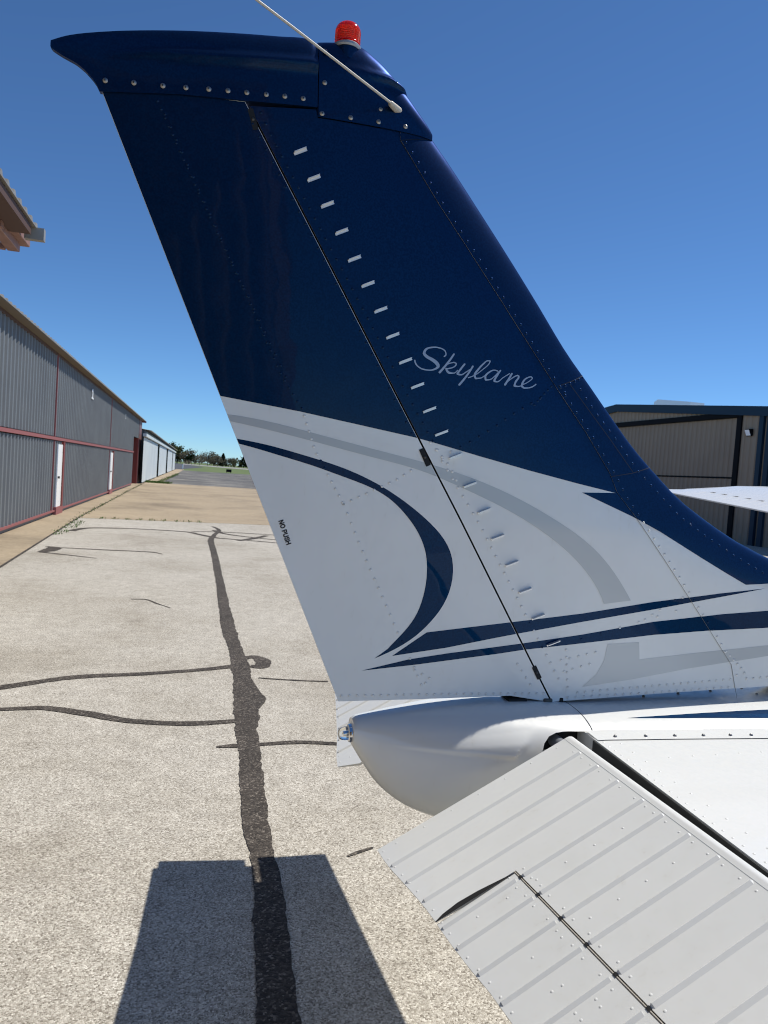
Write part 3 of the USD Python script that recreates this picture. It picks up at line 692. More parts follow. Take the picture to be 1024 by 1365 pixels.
# --- lettering
def script(px_strokes):
    out = []
    for st in px_strokes:
        st = np.array(st, float); L = np.r_[0, np.cumsum(np.linalg.norm(np.diff(st[:, :2], axis=0), axis=1))]
        t = np.arange(0, L[-1], 2.0); t = np.r_[t, L[-1]]
        q = np.column_stack([PchipInterpolator(L, st[:, k])(t) for k in range(3)])
        for a, b in zip(q[:-1], q[1:]):
            out.append(unary_union([Point(a[:2]).buffer(a[2] / 2, 6), Point(b[:2]).buffer(b[2] / 2, 6)]).convex_hull)
    return unary_union(out).simplify(.15)
S_ = [[(268, 180, 9), (279, 165, 8), (274, 145, 8), (245, 125, 8), (205, 117, 9), (165, 121, 11), (138, 137, 16), (130, 158, 18), (147, 180, 20), (185, 202, 22), (217, 228, 24), (226, 246, 20), (208, 264, 13), (170, 274, 9), (125, 268, 9), (90, 250, 9), (72, 228, 10), (66, 207, 9)],
      [(333, 165, 12), (290, 225, 14), (236, 288, 15)], [(262, 252, 6), (296, 230, 7), (332, 221, 8), (350, 231, 9), (336, 250, 8), (300, 262, 8), (278, 264, 9)],
      [(280, 264, 12), (302, 292, 15), (330, 294, 8), (358, 274, 6)],
      [(406, 233, 12), (378, 268, 13), (357, 298, 13), (382, 305, 9), (414, 288, 7), (440, 270, 6)], [(462, 248, 12), (425, 305, 13), (370, 373, 14)],
      [(432, 325, 7), (480, 305, 6), (535, 265, 6), (574, 228, 7), (580, 212, 8), (565, 209, 8), (535, 230, 10), (500, 268, 13), (475, 308, 15), (482, 330, 11), (508, 329, 8), (542, 312, 6)],
      [(632, 280, 8), (606, 274, 8), (572, 289, 11), (547, 318, 13), (551, 340, 12), (578, 338, 8), (612, 314, 7), (640, 284, 7)], [(650, 277, 11), (620, 322, 13), (608, 346, 13), (628, 353, 8), (668, 325, 6), (712, 298, 7)],
      [(728, 298, 12), (706, 336, 13), (682, 372, 14)], [(688, 366, 6), (730, 328, 7), (768, 310, 9), (776, 318, 11), (752, 358, 13), (746, 380, 13), (772, 385, 8), (810, 368, 6)],
      [(808, 370, 6), (846, 350, 6), (868, 328, 7), (858, 319, 8), (832, 327, 9), (804, 354, 13), (796, 380, 14), (818, 396, 11), (850, 393, 8), (892, 371, 8)]]
poly_px = script(S_)
def to_skin(poly, fx):
    gs = []
    for g in getattr(poly, "geoms", [poly]):
        gs.append(Polygon([XZ(fx(*c)) for c in g.exterior.coords], [[XZ(fx(*c)) for c in i.coords] for i in g.interiors]).buffer(0))
    return unary_union(gs)
skin_part("script_lettering", to_skin(poly_px, lambda x, y: (540 + x / 5.12, 440 + y / 5.12)), "script_silver", fin, off=.0009, walls=False, both=False)
tm = meshkit.text_mesh("NO PUSH", 1.0, .01, True); v = np.array(tm.vertices); tw = v[:, 0].max()
A0, A1 = np.array((371.3, 694.0)), np.array((382.2, 726.5)); e1 = (A1 - A0); e2 = np.array((e1[1], -e1[0])) / np.linalg.norm(e1) * 6.2
top = tm.vertices[:, 2] > .005
tp = []
for f in tm.faces:
    if (v[f, 2] > .005).all(): tp.append(Polygon(v[f][:, :2]))
txt = unary_union(tp).buffer(.035)
skin_part("warning_lettering", to_skin(txt, lambda x, y: tuple(A0 + e1 * x / tw + e2 * y)), "black_print", rud, off=.0007, walls=False, both=False)

# --- rivets: low domes set on the skin
def dome(r, h, seg=8):
    v = [(0, 0, h)]; 
    for rr, hh in ((.62 * r, .8 * h), (r, -.1 * h)):
        v += [(rr * math.cos(t), rr * math.sin(t), hh) for t in np.arange(seg) * 2 * np.pi / seg]
    f = [(0, 1 + j, 1 + (j + 1) % seg) for j in range(seg)]
    for j in range(seg):
        a, b, c, d = 1 + j, 1 + (j + 1) % seg, 1 + seg + (j + 1) % seg, 1 + seg + j
        f += [(a, d, c), (a, c, b)]
    return np.array(v), np.array(f)
def at(dm, p, n):
    n = np.asarray(n) / np.linalg.norm(n); a = np.cross(n, [0, 0, 1.] if abs(n[2]) < .9 else [1., 0, 0]); a /= np.linalg.norm(a); b = np.cross(n, a)
    return dm[0] @ np.array([a, b, n]) + p, dm[1]
def on_skin(x, z, off):
    a = float(to_a(x, z)); s = surf(a, z); n = surf_n(np.array([a]), np.array([z]))[0]; s = s + off * n
    return np.array([s[0], YF - s[1], s[2]]), n * [1, -1, 1]
def row(ps, step):
    """Points every step metres along a line of photograph pixels, on the skin."""
    q = np.array(XZs(ps)); L = np.r_[0, np.cumsum(np.linalg.norm(np.diff(q, axis=0), axis=1))]; t = np.arange(0, L[-1] + 1e-6, step)
    return np.column_stack([np.interp(t, L, q[:, k]) for k in (0, 1)])
def rivets(name, rows, parent, navy, off, r=.0030, h=.0012, clip=None):
    """Splits the rivets of the rows by the paint they stand in."""
    dm = dome(r, h); sets = {"navy_paint": [], "white_paint": []}
    shapely.prepare(navy)
    for rw in rows:
        for x, z in rw:
            if clip is not None and not clip.contains(Point(x, z)): continue
            p, n = on_skin(x, z, off); sets["navy_paint" if navy.contains(Point(x, z)) else "white_paint"].append(at(dm, p, n))
    for k, ms in sets.items():
        if ms: part(name, ms, k, parent, smooth=50, kind="stuff")
dark = unary_union([navy_field, swoosh, stA, stB])
S = .0165
rivets("rivets", [row([(348, 165), (435, 330), (520, 500), (575, 605), (640, 735), (722, 905)], S), row([(337, 165), (424, 330), (540, 560), (556, 592)], S * 1.6),
                  row([(210, 134), (235, 190), (285, 300), (330, 396), (376, 502), (403, 545), (420, 600), (436, 630), (458, 672)], S), row([(220, 152), (292, 312), (384, 508)], S * 1.5),
                  row([(458, 672), (486, 741), (512, 800), (530, 842), (554, 893), (566, 924)], .022), row([(458, 672), (495, 655), (530, 639), (556, 622)], .018),
                  row([(455, 927.5), (600, 925), (728, 924)], .0175), row([(553, 893), (575, 905), (560, 915)], .02), row([(690, 885), (712, 920)], .02)], rud, dark, .0004, clip=rudder_side)
rivets("rivets", [row([(348, 150), (360, 178), (470, 385), (540, 520), (590, 612)], S * 1.35), row([(590, 615), (640, 700), (697, 812), (745, 905)], S * 1.35), row([(574, 590), (600, 622), (612, 648)], .02),
                  row([(720, 531), (690, 548), (655, 572), (620, 593), (598, 604)], .024), row([(770, 923), (860, 915), (980, 905)], .0195), row([(757, 929.5), (860, 923.5), (1020, 912.5)], .0205),
                  row([(748, 880), (800, 868)], .022), row([(752, 895), (790, 884)], .022), row([(755, 866), (757, 921)], .018), row([(735, 515), (720, 531), (712, 540)], .012),
                  row([(860, 826), (900, 800), (930, 790)], .022), row([(775, 852), (930, 806)], .05)], fin, dark, .0004, r=.0032, clip=fin_main.buffer(-.004))
rivets("rivets", [row([(541, 190), (592, 275), (636, 342), (678, 408), (720, 475), (752, 525), (790, 583), (822, 636), (834, 661), (860, 700), (893, 750), (926, 802), (958, 852), (985, 905)], .0235),
                  row([(587, 196), (640, 281), (690, 362), (735, 432)], .048), row([(766, 508), (790, 545), (820, 585), (850, 628), (872, 652), (905, 688), (940, 715), (985, 745), (1024, 768)], .024),
                  row([(747, 517), (764, 510), (782, 500)], .014), row([(741, 527), (758, 522)], .012), row([(968, 868), (990, 893), (996, 905)], .016), row([(995, 905), (1024, 902)], .02)],
       fin, dark, LAP + .0004, r=.0032, h=.0015, clip=le_zone.buffer(-.003))

# --- vortex generators: small vanes standing on a foot along the hinge line
VG = [(400, 201), (418, 237), (436, 272), (455, 308), (472, 344), (490, 378), (507, 412), (523, 446.5), (540, 480), (556, 513), (572, 545), (588, 576),
      (607, 607), (626, 645), (645, 680), (663, 715), (682, 750), (700, 786), (717, 821), (737, 856)]
for p in VG:
    q0, q1 = XZ((p[0] - 8.5, p[1] + 3.2)), XZ((p[0] + 8.5, p[1] - 3.2))
    p0, n0 = on_skin(*q0, .0004); p1, n1 = on_skin(*q1, .0004); n = (n0 + n1) / 2; t = (p1 - p0) / np.linalg.norm(p1 - p0); w = np.cross(t, n); w *= np.sign(w[2])
    ht, wd = .0095, .0012
    c = [p0 + w * s * wd / 2 for s in (-1, 1)] + [p1 + w * s * wd / 2 for s in (-1, 1)]
    blade = trimesh.convex.convex_hull(np.array(c + [p0 + t * .0015 + n * ht + w * s * wd / 2 for s in (-1, 1)] + [p1 - t * .001 + n * ht + w * s * wd / 2 for s in (-1, 1)]))
    foot = trimesh.convex.convex_hull(np.array([q + w * s + n * k for q in (p0, p1) for s in (0, -.0050) for k in (-.0005, .0011)]))
    part("vortex_generator", [blade, foot], "vane_white", fin)

# --- hinges showing in the gap, and the gap at the rudder's foot
for a, b, w in (((562, 599), (571, 620), 5.2), ((712, 889), (719, 904), 5), ((334, 146), (341, 172), 5)):
    q0, q1 = np.array(XZ(a)), np.array(XZ(b)); d = (q1 - q0) / np.linalg.norm(q1 - q0); n = np.array((d[1], -d[0])) * w * .0016 / 2
    pl = Polygon([q0 + n, q1 + n, q1 - n, q0 - n]).buffer(.0015)
    h_ = skin_part("hinge", pl, "gap_black", rud, off=.0012, walls=False, both=False)
    cx, cz = (q0 + q1) / 2; pp, nn = on_skin(cx, cz, .001)
    part("hinge_bolt", at(dome(.0038, .003), pp, nn), "hinge_metal", h_, smooth=50)

# --- fibreglass caps on the rudder and the fin
def cap(name, bot, top_, parent_mat, thick_add, joint, nx=70, nz=22, ridge=None, full=3.2):
    B, T = np.array([xz0(p) for p in bot]), np.array([on(p, 1, YF - .006)[[0, 2]] for p in top_])
    B, T = B[np.argsort(B[:, 0])], T[np.argsort(T[:, 0])]
    fb = lambda x: np.interp(x, B[:, 0], B[:, 1]); ft = PchipInterpolator(T[:, 0], T[:, 1])
    x0, x1 = (max(B[0, 0], T[0, 0]), B[-1, 0]) if joint > 0 else (B[0, 0], min(B[-1, 0], T[-1, 0]))
    jb, jt = (B[-1], T[-1]) if joint > 0 else (B[0], T[0]); sh = (jt[0] - jb[0]) / (jt[1] - jb[1])
    xs = x0 + (x1 - x0) * (.5 - .5 * np.cos(np.linspace(0, np.pi, nx))) ; xs = .5 * xs + .5 * np.linspace(x0, x1, nx)
    w = 1 - (1 - np.linspace(0, 1, nz)) ** 2
    rings = []
    rz = None
    if ridge is not None: R_ = np.array([xz0(p) for p in ridge[0]]); rz = lambda x: np.interp(x, R_[:, 0], R_[:, 1])
    for x in xs:
        b, t = fb(x), max(float(ft(x)), fb(x) + .0005); z = b + (t - b) * w
        a = to_a(x, b); hb = max(float(surf(a, b)[1]) + thick_add, .005)
        LEd = 1.0
        h = hb * np.sqrt(np.maximum(0, 1 - w ** full))
        if rz is not None:
            wd = np.interp(x, [R_[0, 0], R_[-1, 0]], ridge[1]); am = np.interp(x, [R_[0, 0], R_[0, 0] + .12, R_[-1, 0]], [0, ridge[2] * .6, ridge[2]])
            dd = (z - rz(x)) / wd; h = h + am * np.where(np.abs(dd) < 1, .5 + .5 * np.cos(np.pi * np.clip(dd, -1, 1)), 0)
        h[-1] = 0
        q = (x - x0) / (x1 - x0); q = (q if joint > 0 else 1 - q) ** 2; X_ = x + sh * q * (z - b)
        near_ = np.column_stack([X_, YF - h, z]); far_ = np.column_stack([X_, YF + h, z])[::-1][1:]
        rings.append(np.vstack([near_, far_]))
    return part(name, loft(rings), "navy_paint", air, smooth=35)
rc_bot = [(65, 55), (68, 59), (80, 67), (100, 78), (113, 89), (126, 104), (131, 116.5), (240, 124.5), (330, 136), (422.3, 146)]
rc_top = [(65, 52), (90, 44.5), (130, 40), (190, 38), (250, 39), (320, 43), (380, 48), (410, 50.5), (418, 52.5), (422.3, 56)]
rcap = cap("rudder_cap", rc_bot, rc_top, None, .004, 1, ridge=([(136, 63), (200, 66), (300, 76), (421, 89)], (.006, .018), .011))
fc_bot = [(423.6, 158.2), (500, 171), (560, 181), (578, 185)]
fc_top = [(423.6, 57), (447, 56.5), (470, 57.5), (483, 62.5), (500, 76), (520, 97), (540, 124), (560, 153), (572, 171), (578, 182)]
fcap = cap("fin_cap", fc_bot, fc_top, None, .0034, -1, full=4.5, ridge=([(424, 93), (480, 99), (520, 108), (540, 118)], (.016, .010), .010))
def cap_screws(pts, parent, extra=.006):
    for p in pts:
        x, z = XZ(p); q, n = on_skin(x, z, extra - .0012)
        s = part("screw", at(dome(.0050, .0024, 14), q, n), "screw_metal", parent, smooth=50)
        part("slot", at((np.array([(-.0010, -.0018, .00235), (.0010, -.0018, .00235), (.0010, .0018, .00235), (-.0010, .0018, .00235)]), np.array([(0, 1, 2), (0, 2, 3)])), q, n), "gap_black", s)
cap_screws([(141, 108.5), (179, 111.5), (217.5, 115.5), (248, 118), (278.5, 120), (304, 122), (329, 124.5), (355, 127), (379.5, 129.5), (404, 132.5)], rcap)
cap_screws([(432.5, 111.5), (429, 152.5), (467, 158), (506.5, 147), (504, 163.5), (539.5, 170), (433, 70)], fcap)

# --- beacon
bc = on((462.8, 65.0), 1, YF)
bt = on((462.5, 31.5), 1, YF)[2]; R0 = .0265
bea = part("beacon_base", revolve([(0, -.006), (R0 + .001, -.006), (R0 + .003, -.003), (R0 + .003, .001), (R0 + .001, .003), (0, .003)], bc, seg=32), "ring_grey", air, smooth=30)
part("pedestal", revolve([(0, -.03), (.026, -.03), (.0262, -.015), (.0262, -.0065), (.0262, -.0055), (0, -.0055)], bc, seg=32), "navy_paint", bea, smooth=30)
Hb = bt - bc[2] - .004
prof = [(R0, .006)] + [(R0 * (.955 + .045 * (i % 2)), .006 + Hb * .55 * i / 14) for i in range(1, 15)] + [(R0 * math.cos(t) ** .75, .006 + Hb * .55 + Hb * .42 * math.sin(t)) for t in np.linspace(.1, 1.5, 10)] + [(0, .006 + Hb * .975)]
part("red_dome", revolve([(0, .006)] + prof, bc, seg=32), "red_lens", bea, smooth=40, label="red ribbed beacon dome")
part("lamp_core", revolve([(0, .009), (.013, .009), (.013, Hb * .6), (.008, Hb * .72), (0, Hb * .74)], bc, seg=16), "red_core", bea, smooth=30)

# --- whip antennas swept aft from the fin cap
x, z = XZ((528, 148)); q, n = on_skin(x, z, .004)
tip = on((338, 0), 2, q[2] + .012); d = tip - q; L = np.linalg.norm(d); d /= L
for s in (1, -1):
    m = np.array([1, s, 1]); o = np.array([0, YF, 0]); mir = lambda p: (np.asarray(p) - o) * m + o
    a_ = part("whip_antenna", tube([mir(q + n * .002), mir(q + d * .02 + n * .006), mir(q + d * .3 + n * .006), mir(q + d * (L + .12) + n * .004)], [.0029, .0026, .0023, .0020], 12), "antenna_cream", air, smooth=50)
    part("antenna_foot", trimesh.convex.convex_hull(np.vstack([at(dome(.009, .008, 12), mir(q - d * .006), n * m)[0], at(dome(.006, .007, 12), mir(q + d * .022 + n * .003), n * m)[0]])), "antenna_cream", a_, smooth=40)
    part("foot_screw", at(dome(.0045, .004, 10), mir(q - d * .012), n * m), "screw_metal", a_, smooth=50)

# --- tail cone and fuselage: lofted sections
def ztopx(p): return on(p, 1, YF)
def section(x, zt, zbm, w, zc_, ex=2.4, k=200):
    t = np.arange(k) * 2 * np.pi / k; c, s = np.cos(t), np.sin(t)
    yy = w * np.sign(c) * np.abs(c) ** (2 / ex); zz = np.where(s > 0, zc_ + (zt - zc_) * np.abs(s) ** (2 / ex), zc_ - (zc_ - zbm) * np.abs(s) ** (2 / ex))
    return np.column_stack([np.full(k, x), YF + yy, zz])
top_px = [(469, 958), (474, 954.5), (490, 951), (520, 946), (570, 939), (620, 934), (660, 931.5), (700, 931), (757, 932.5)]
bot_px = [(467, 990), (480, 1012), (497, 1037), (515, 1054), (540, 1069), (575, 1080), (620, 1090), (700, 1105), (800, 1125)]
tt = np.array([ztopx(p) for p in top_px]); bb = np.array([ztopx(p) for p in bot_px])
fz_t, fz_b = PchipInterpolator(tt[:, 0], tt[:, 2]), PchipInterpolator(bb[:, 0], bb[:, 2])
X0 = max(tt[0, 0], bb[0, 0]); XJ = on((757, 935), 1, YF - .05)[0] + .012
wid = PchipInterpolator([X0, X0 + .035, X0 + .1, X0 + .22, XJ, 1.45], [.030, .046, .078, .122, .182, .225])
xs = X0 + (XJ - X0) * np.linspace(0, 1, 130) ** 1.2
sec = [section(x, float(fz_t(min(x, tt[-1, 0]))), float(fz_b(x)), float(wid(x)), float(fz_b(x) + (fz_t(min(x, tt[-1, 0])) - fz_b(x)) * .52), 2.25 + 1.0 * (x - X0) / (XJ - X0)) for x in xs]
sec = [np.vstack([s]) for s in sec]
tc = loft(sec)
# shallow pressed crease along the cone's side
cr = [on(p, 1, YF - q) for p, q in (((500, 999), .075), ((728, 988), .165), ((692, 1017), .165))]
tv = np.array(tc.vertices)
for i, vv in enumerate(tv):
    if vv[1] > YF: 
        s_ = 1
    xa = vv[0]; 
    if cr[0][0] < xa < cr[1][0]:
        f0 = (xa - cr[0][0]) / (cr[2][0] - cr[0][0]); zu = np.interp(xa, [cr[0][0], cr[1][0]], [cr[0][2], cr[1][2]]); zl = np.interp(xa, [cr[0][0], cr[2][0], cr[1][0]], [cr[0][2], cr[2][2], cr[1][2]])
        k = np.clip((zu + .012 - vv[2]) / .022, 0, 1) * np.clip((vv[2] - zl) / (.006 + .02 * np.clip((xa - cr[2][0]) / .03, 0, 1)), 0, 1)
        tv[i, 1] += np.sign(vv[1] - YF) * k * .0060 * min(f0, 1) * np.clip((cr[1][0] - xa) / .03, 0, 1)
tcm = m3.Manifold(m3.Mesh(np.asarray(tv, np.float32), np.asarray(tc.faces, np.uint32)))
if tcm.is_empty(): raise RuntimeError("tail cone")
cone_whole = tcm
def prism(pts, y0, y1):
    cs = m3.CrossSection([np.array(pts)[::1]], m3.FillRule.NonZero)
    g = cs.extrude(y1 - y0); return g.transform([[1, 0, 0, 0], [0, 0, 1, y0], [0, 1, 0, 0]])
def hole(y):
    q = np.array([on(p, 1, y)[[0, 2]] for p in [(722, 1012), (727, 993), (733, 983.5), (742, 979), (752, 977.5), (790, 977), (800, 1020)]]); return q
cone_ray = trimesh.ray.ray_triangle.RayMeshIntersector(trimesh.Trimesh(*arr(cone_whole), process=False))
def hole(y):
    out = []
    for p in [(722, 1010), (727, 992), (733, 983), (742, 978.5), (752, 977), (760, 976.6)]:
        l = cone_ray.intersects_location([EYEP], [ray(p)], multiple_hits=True)[0]; l = l[np.argmin(np.linalg.norm(l - EYEP, axis=1))]; out.append((l[0], l[2]))
    return np.array(out + [(out[-1][0] + .08, out[-1][1]), (out[-1][0] + .08, out[0][1])])
hp = Polygon(hole(0)).buffer(.004).buffer(-.002)
for s in (-1, 1):
    a, b = (YF - .26, YF - .10) if s < 0 else (YF + .10, YF + .26)
    tcm = tcm - prism(np.array(hp.exterior.coords)[:-1], a, b)
cone = part("tail_cone", tcm, "white_paint", air, smooth=25, label="white rounded tail cone fairing below the rudder")
hp2 = hp.buffer(-.0015)
for s in (-1, 1):
    a, b = (YF - .112, YF - .088) if s < 0 else (YF + .088, YF + .112)
    part("recess_shade_lining", prism(np.array(hp2.exterior.coords)[:-1], a, b) ^ cone_whole.translate((0, 0, -.004)), "gap_black", cone)  # black lining added, the recess's shade is in its colour
part("torque_tube", tube([(.795, YF - .24, 1.150), (.795, YF + .24, 1.150)], .014, 14), "ring_grey", air, smooth=40)
# dark slot between the rudder's foot and the cone
s0 = on((694, 931.5), 1, YF - .01)
part("rudder_slot", [rbox(s0[0] - .035, s0[0] + .012, YF - .022, YF + .022, s0[2] - .012, s0[2] + .004, .003)], "gap_black", cone)
part("rudder_horn", rbox(s0[0] + .052, s0[0] + .075, YF - .026, YF + .026, s0[2] - .022, s0[2] + .004, .004), "hinge_metal", rud)
part("rudder_horn", rbox(s0[0] + .092, s0[0] + .103, YF - .024, YF + .024, s0[2] - .018, s0[2] + .006, .003), "gap_black", rud)
# tail light
lc = on((464, 977), 1, YF); lc[0] = X0
tl = part("tail_light", revolve([(0, -.012), (.020, -.012), (.0205, .0), (.019, .006), (.016, .008), (0, .008)], lc, (-1, 0, -.06), 24), "chrome", air, smooth=30)
part("lens", revolve([(0, .006), (.0145, .006), (.0145, .014), (.013, .022), (.009, .0275), (0, .030)], lc, (-1, 0, -.06), 24), "clear_lens", tl, smooth=50)
part("bulb", revolve([(0, .008), (.004, .008), (.004, .017), (0, .019)], lc, (-1, 0, -.06), 12), "chrome", tl, smooth=50)
# fuselage ahead of the joint, cabin and nose out of the picture
zj_t, zj_b = float(fz_t(tt[-1, 0])), float(fz_b(XJ))
FU = [(XJ + .002, zj_t, zj_b, float(wid(XJ)) + .0015, None), (1.15, zj_t + .008, .90, .214, None), (1.45, zj_t + .016, .86, .240, None), (2.0, 1.29, .78, .29, None), (3.2, 1.42, .62, .42, None), (4.3, 1.66, .52, .52, None),
      (4.9, 2.0, .48, .56, None), (5.6, 2.08, .46, .57, None), (6.3, 2.02, .46, .56, None), (6.8, 1.55, .50, .52, None), (7.8, 1.42, .58, .44, None), (8.1, 1.28, .72, .30, None)]
fx = np.array([f[0] for f in FU]); ft_, fb_, fw_ = (PchipInterpolator(fx, [f[k] for f in FU]) for k in (1, 2, 3))
def fus(x): zt, zbm = float(ft_(x)), float(fb_(x)); return section(x, zt, zbm, float(fw_(x)), zt - (zt - zbm) * (.48), 3.25)
fus_m = loft([fus(x) for x in np.r_[np.linspace(fx[0], 1.6, 30), np.linspace(1.68, 8.1, 50)]])
fus_p = part("fuselage", fus_m, "white_paint", air, smooth=30)
part("joint_ring", loft([fus(fx[0])[:, :] * [0, 1, 1] + [XJ - .0005, 0, 0], fus(fx[0]) * [0, 1, 1] + [XJ + .0022, 0, 0]], False) if False else tube(fus(fx[0])[np.r_[0:200, 0]] + [-.0012, 0, 0], .0016, 6, False), "seam_shadow", fus_p)
fv = np.array(fus_m.vertices)
inter = trimesh.ray.ray_triangle.RayMeshIntersector(fus_m)
def on_fus(p):
    l, _, t = inter.intersects_location([EYEP], [ray(p)], multiple_hits=True)
    k = np.argmin(np.linalg.norm(l - EYEP, axis=1)); return l[k], fus_m.face_normals[t[k]]
def film(poly_px, off, step=7):
    """A painted shape on the fuselage, given in photograph pixels."""
    x0, y0, x1, y1 = poly_px.bounds; V, T, n = [], [], 0
    for i in np.arange(math.floor(x0), x1, step):
        for j in np.arange(math.floor(y0), y1, step):
            for v, f in tri(poly_px.intersection(sbox(i, j, i + step, j + step))):
                if len(f):
                    V.append(np.array([on_fus(q)[0] + off * on_fus(q)[1] for q in v])); T.append(np.array(f) + n); n += len(v)
    return np.vstack(V), np.vstack(T)
try:
    part("navy_stripe", film(Polygon([(836, 957.3), (880, 954.5), (930, 951.2), (980, 948.3), (1030, 946), (1060, 945), (1060, 957.2), (1030, 957), (930, 957), (880, 957.3)]), .0008), "navy_paint", fus_p)
    for p in [(858, 928.5), (904, 924.5), (947, 921.3), (988.5, 917.6), (1009, 925.6), (771, 967)]:
        l, nn = on_fus(p); part("screw", at(dome(.0042 if p[0] > 800 else .006, .004, 10), l, nn), "screw_metal", fus_p, smooth=50)
except Exception as e:
    print("film", e)

# --- elevators: droop below the hinge line
O = on((754, 984), 1, P1[1]); vec = P1 - O; th = math.atan2(-vec[2], -vec[0]); ES = np.array([-math.cos(th), 0, -math.sin(th)]); EN = np.array([-math.sin(th), 0, math.cos(th)])
def ep(s, y, n=0.): return np.array([O[0], 0, O[2]]) + s * ES + n * EN + np.array([0, y, 0])
def esy(p):
    q = on_plane(p, ep(0, 0), EN); r = q - ep(0, 0); return float(np.dot(r, ES)), float(q[1])
s_root = float(np.linalg.norm(vec)); TEp = np.array([esy(p) for p in ((503, 1133), (516, 1153), (538, 1177), (563, 1205), (578, 1225), (614, 1276), (645, 1311), (684, 1365))])
Y1 = P1[1]; TEo = np.argsort(TEp[:, 1]); TEs = np.polyfit(TEp[-4:, 1], TEp[-4:, 0], 1)
cut_far = [0.0]
def te(y):
    b = float(np.interp(y, TEp[TEo, 1], TEp[TEo, 0])) if y > TEp[-1, 1] else float(np.polyval(TEs, y) + TEp[-1, 0] - np.polyval(TEs, TEp[-1, 1]))
    return b - cut_far[0] * min(max(Y1 - y, 0), .95)
S0 = -.004
YT = YF - 1.72                                                                                      # tip
hA, hB = esy((691, 1166)), esy((885, 1365)); tabs = lambda y: hA[0] + (y - hA[1]) * (hB[0] - hA[0]) / (hB[1] - hA[1])
yt0 = hA[1] + .011; yt1 = yt0 - .75
def mir(v, s): 
    v = np.array(v, float); 
    if s > 0: v[..., 1] = 2 * YF - v[..., 1]
    return v
def prof_e(s0, s1, t0, t1, y, nose=True):
    """Closed section between chord positions s0 and s1, thickness t0 to t1, upper face on the elevator's plane."""
    r = t0 / 2; pts = []
    if nose: pts += [(s0 - r * math.sin(a), -r + r * math.cos(a)) for a in np.linspace(0, math.pi, 12)]
    else: pts += [(s0, 0), (s0, -t0)]
    pts += [(s1, -t1), (s1, 0)]
    return np.array([ep(a, y, b) for a, b in pts])
def slab_e(ys, s0, s1, nose=True, tk=.028):
    rings = []
    for y in ys:
        a, b, L = s0(y), s1(y), te(y); tt_ = lambda s: .003 + (tk - .003) * (1 - max(s, 0) / L)
        rings.append(prof_e(a, b, tt_(a), tt_(b), y, nose))
    return loft(rings)
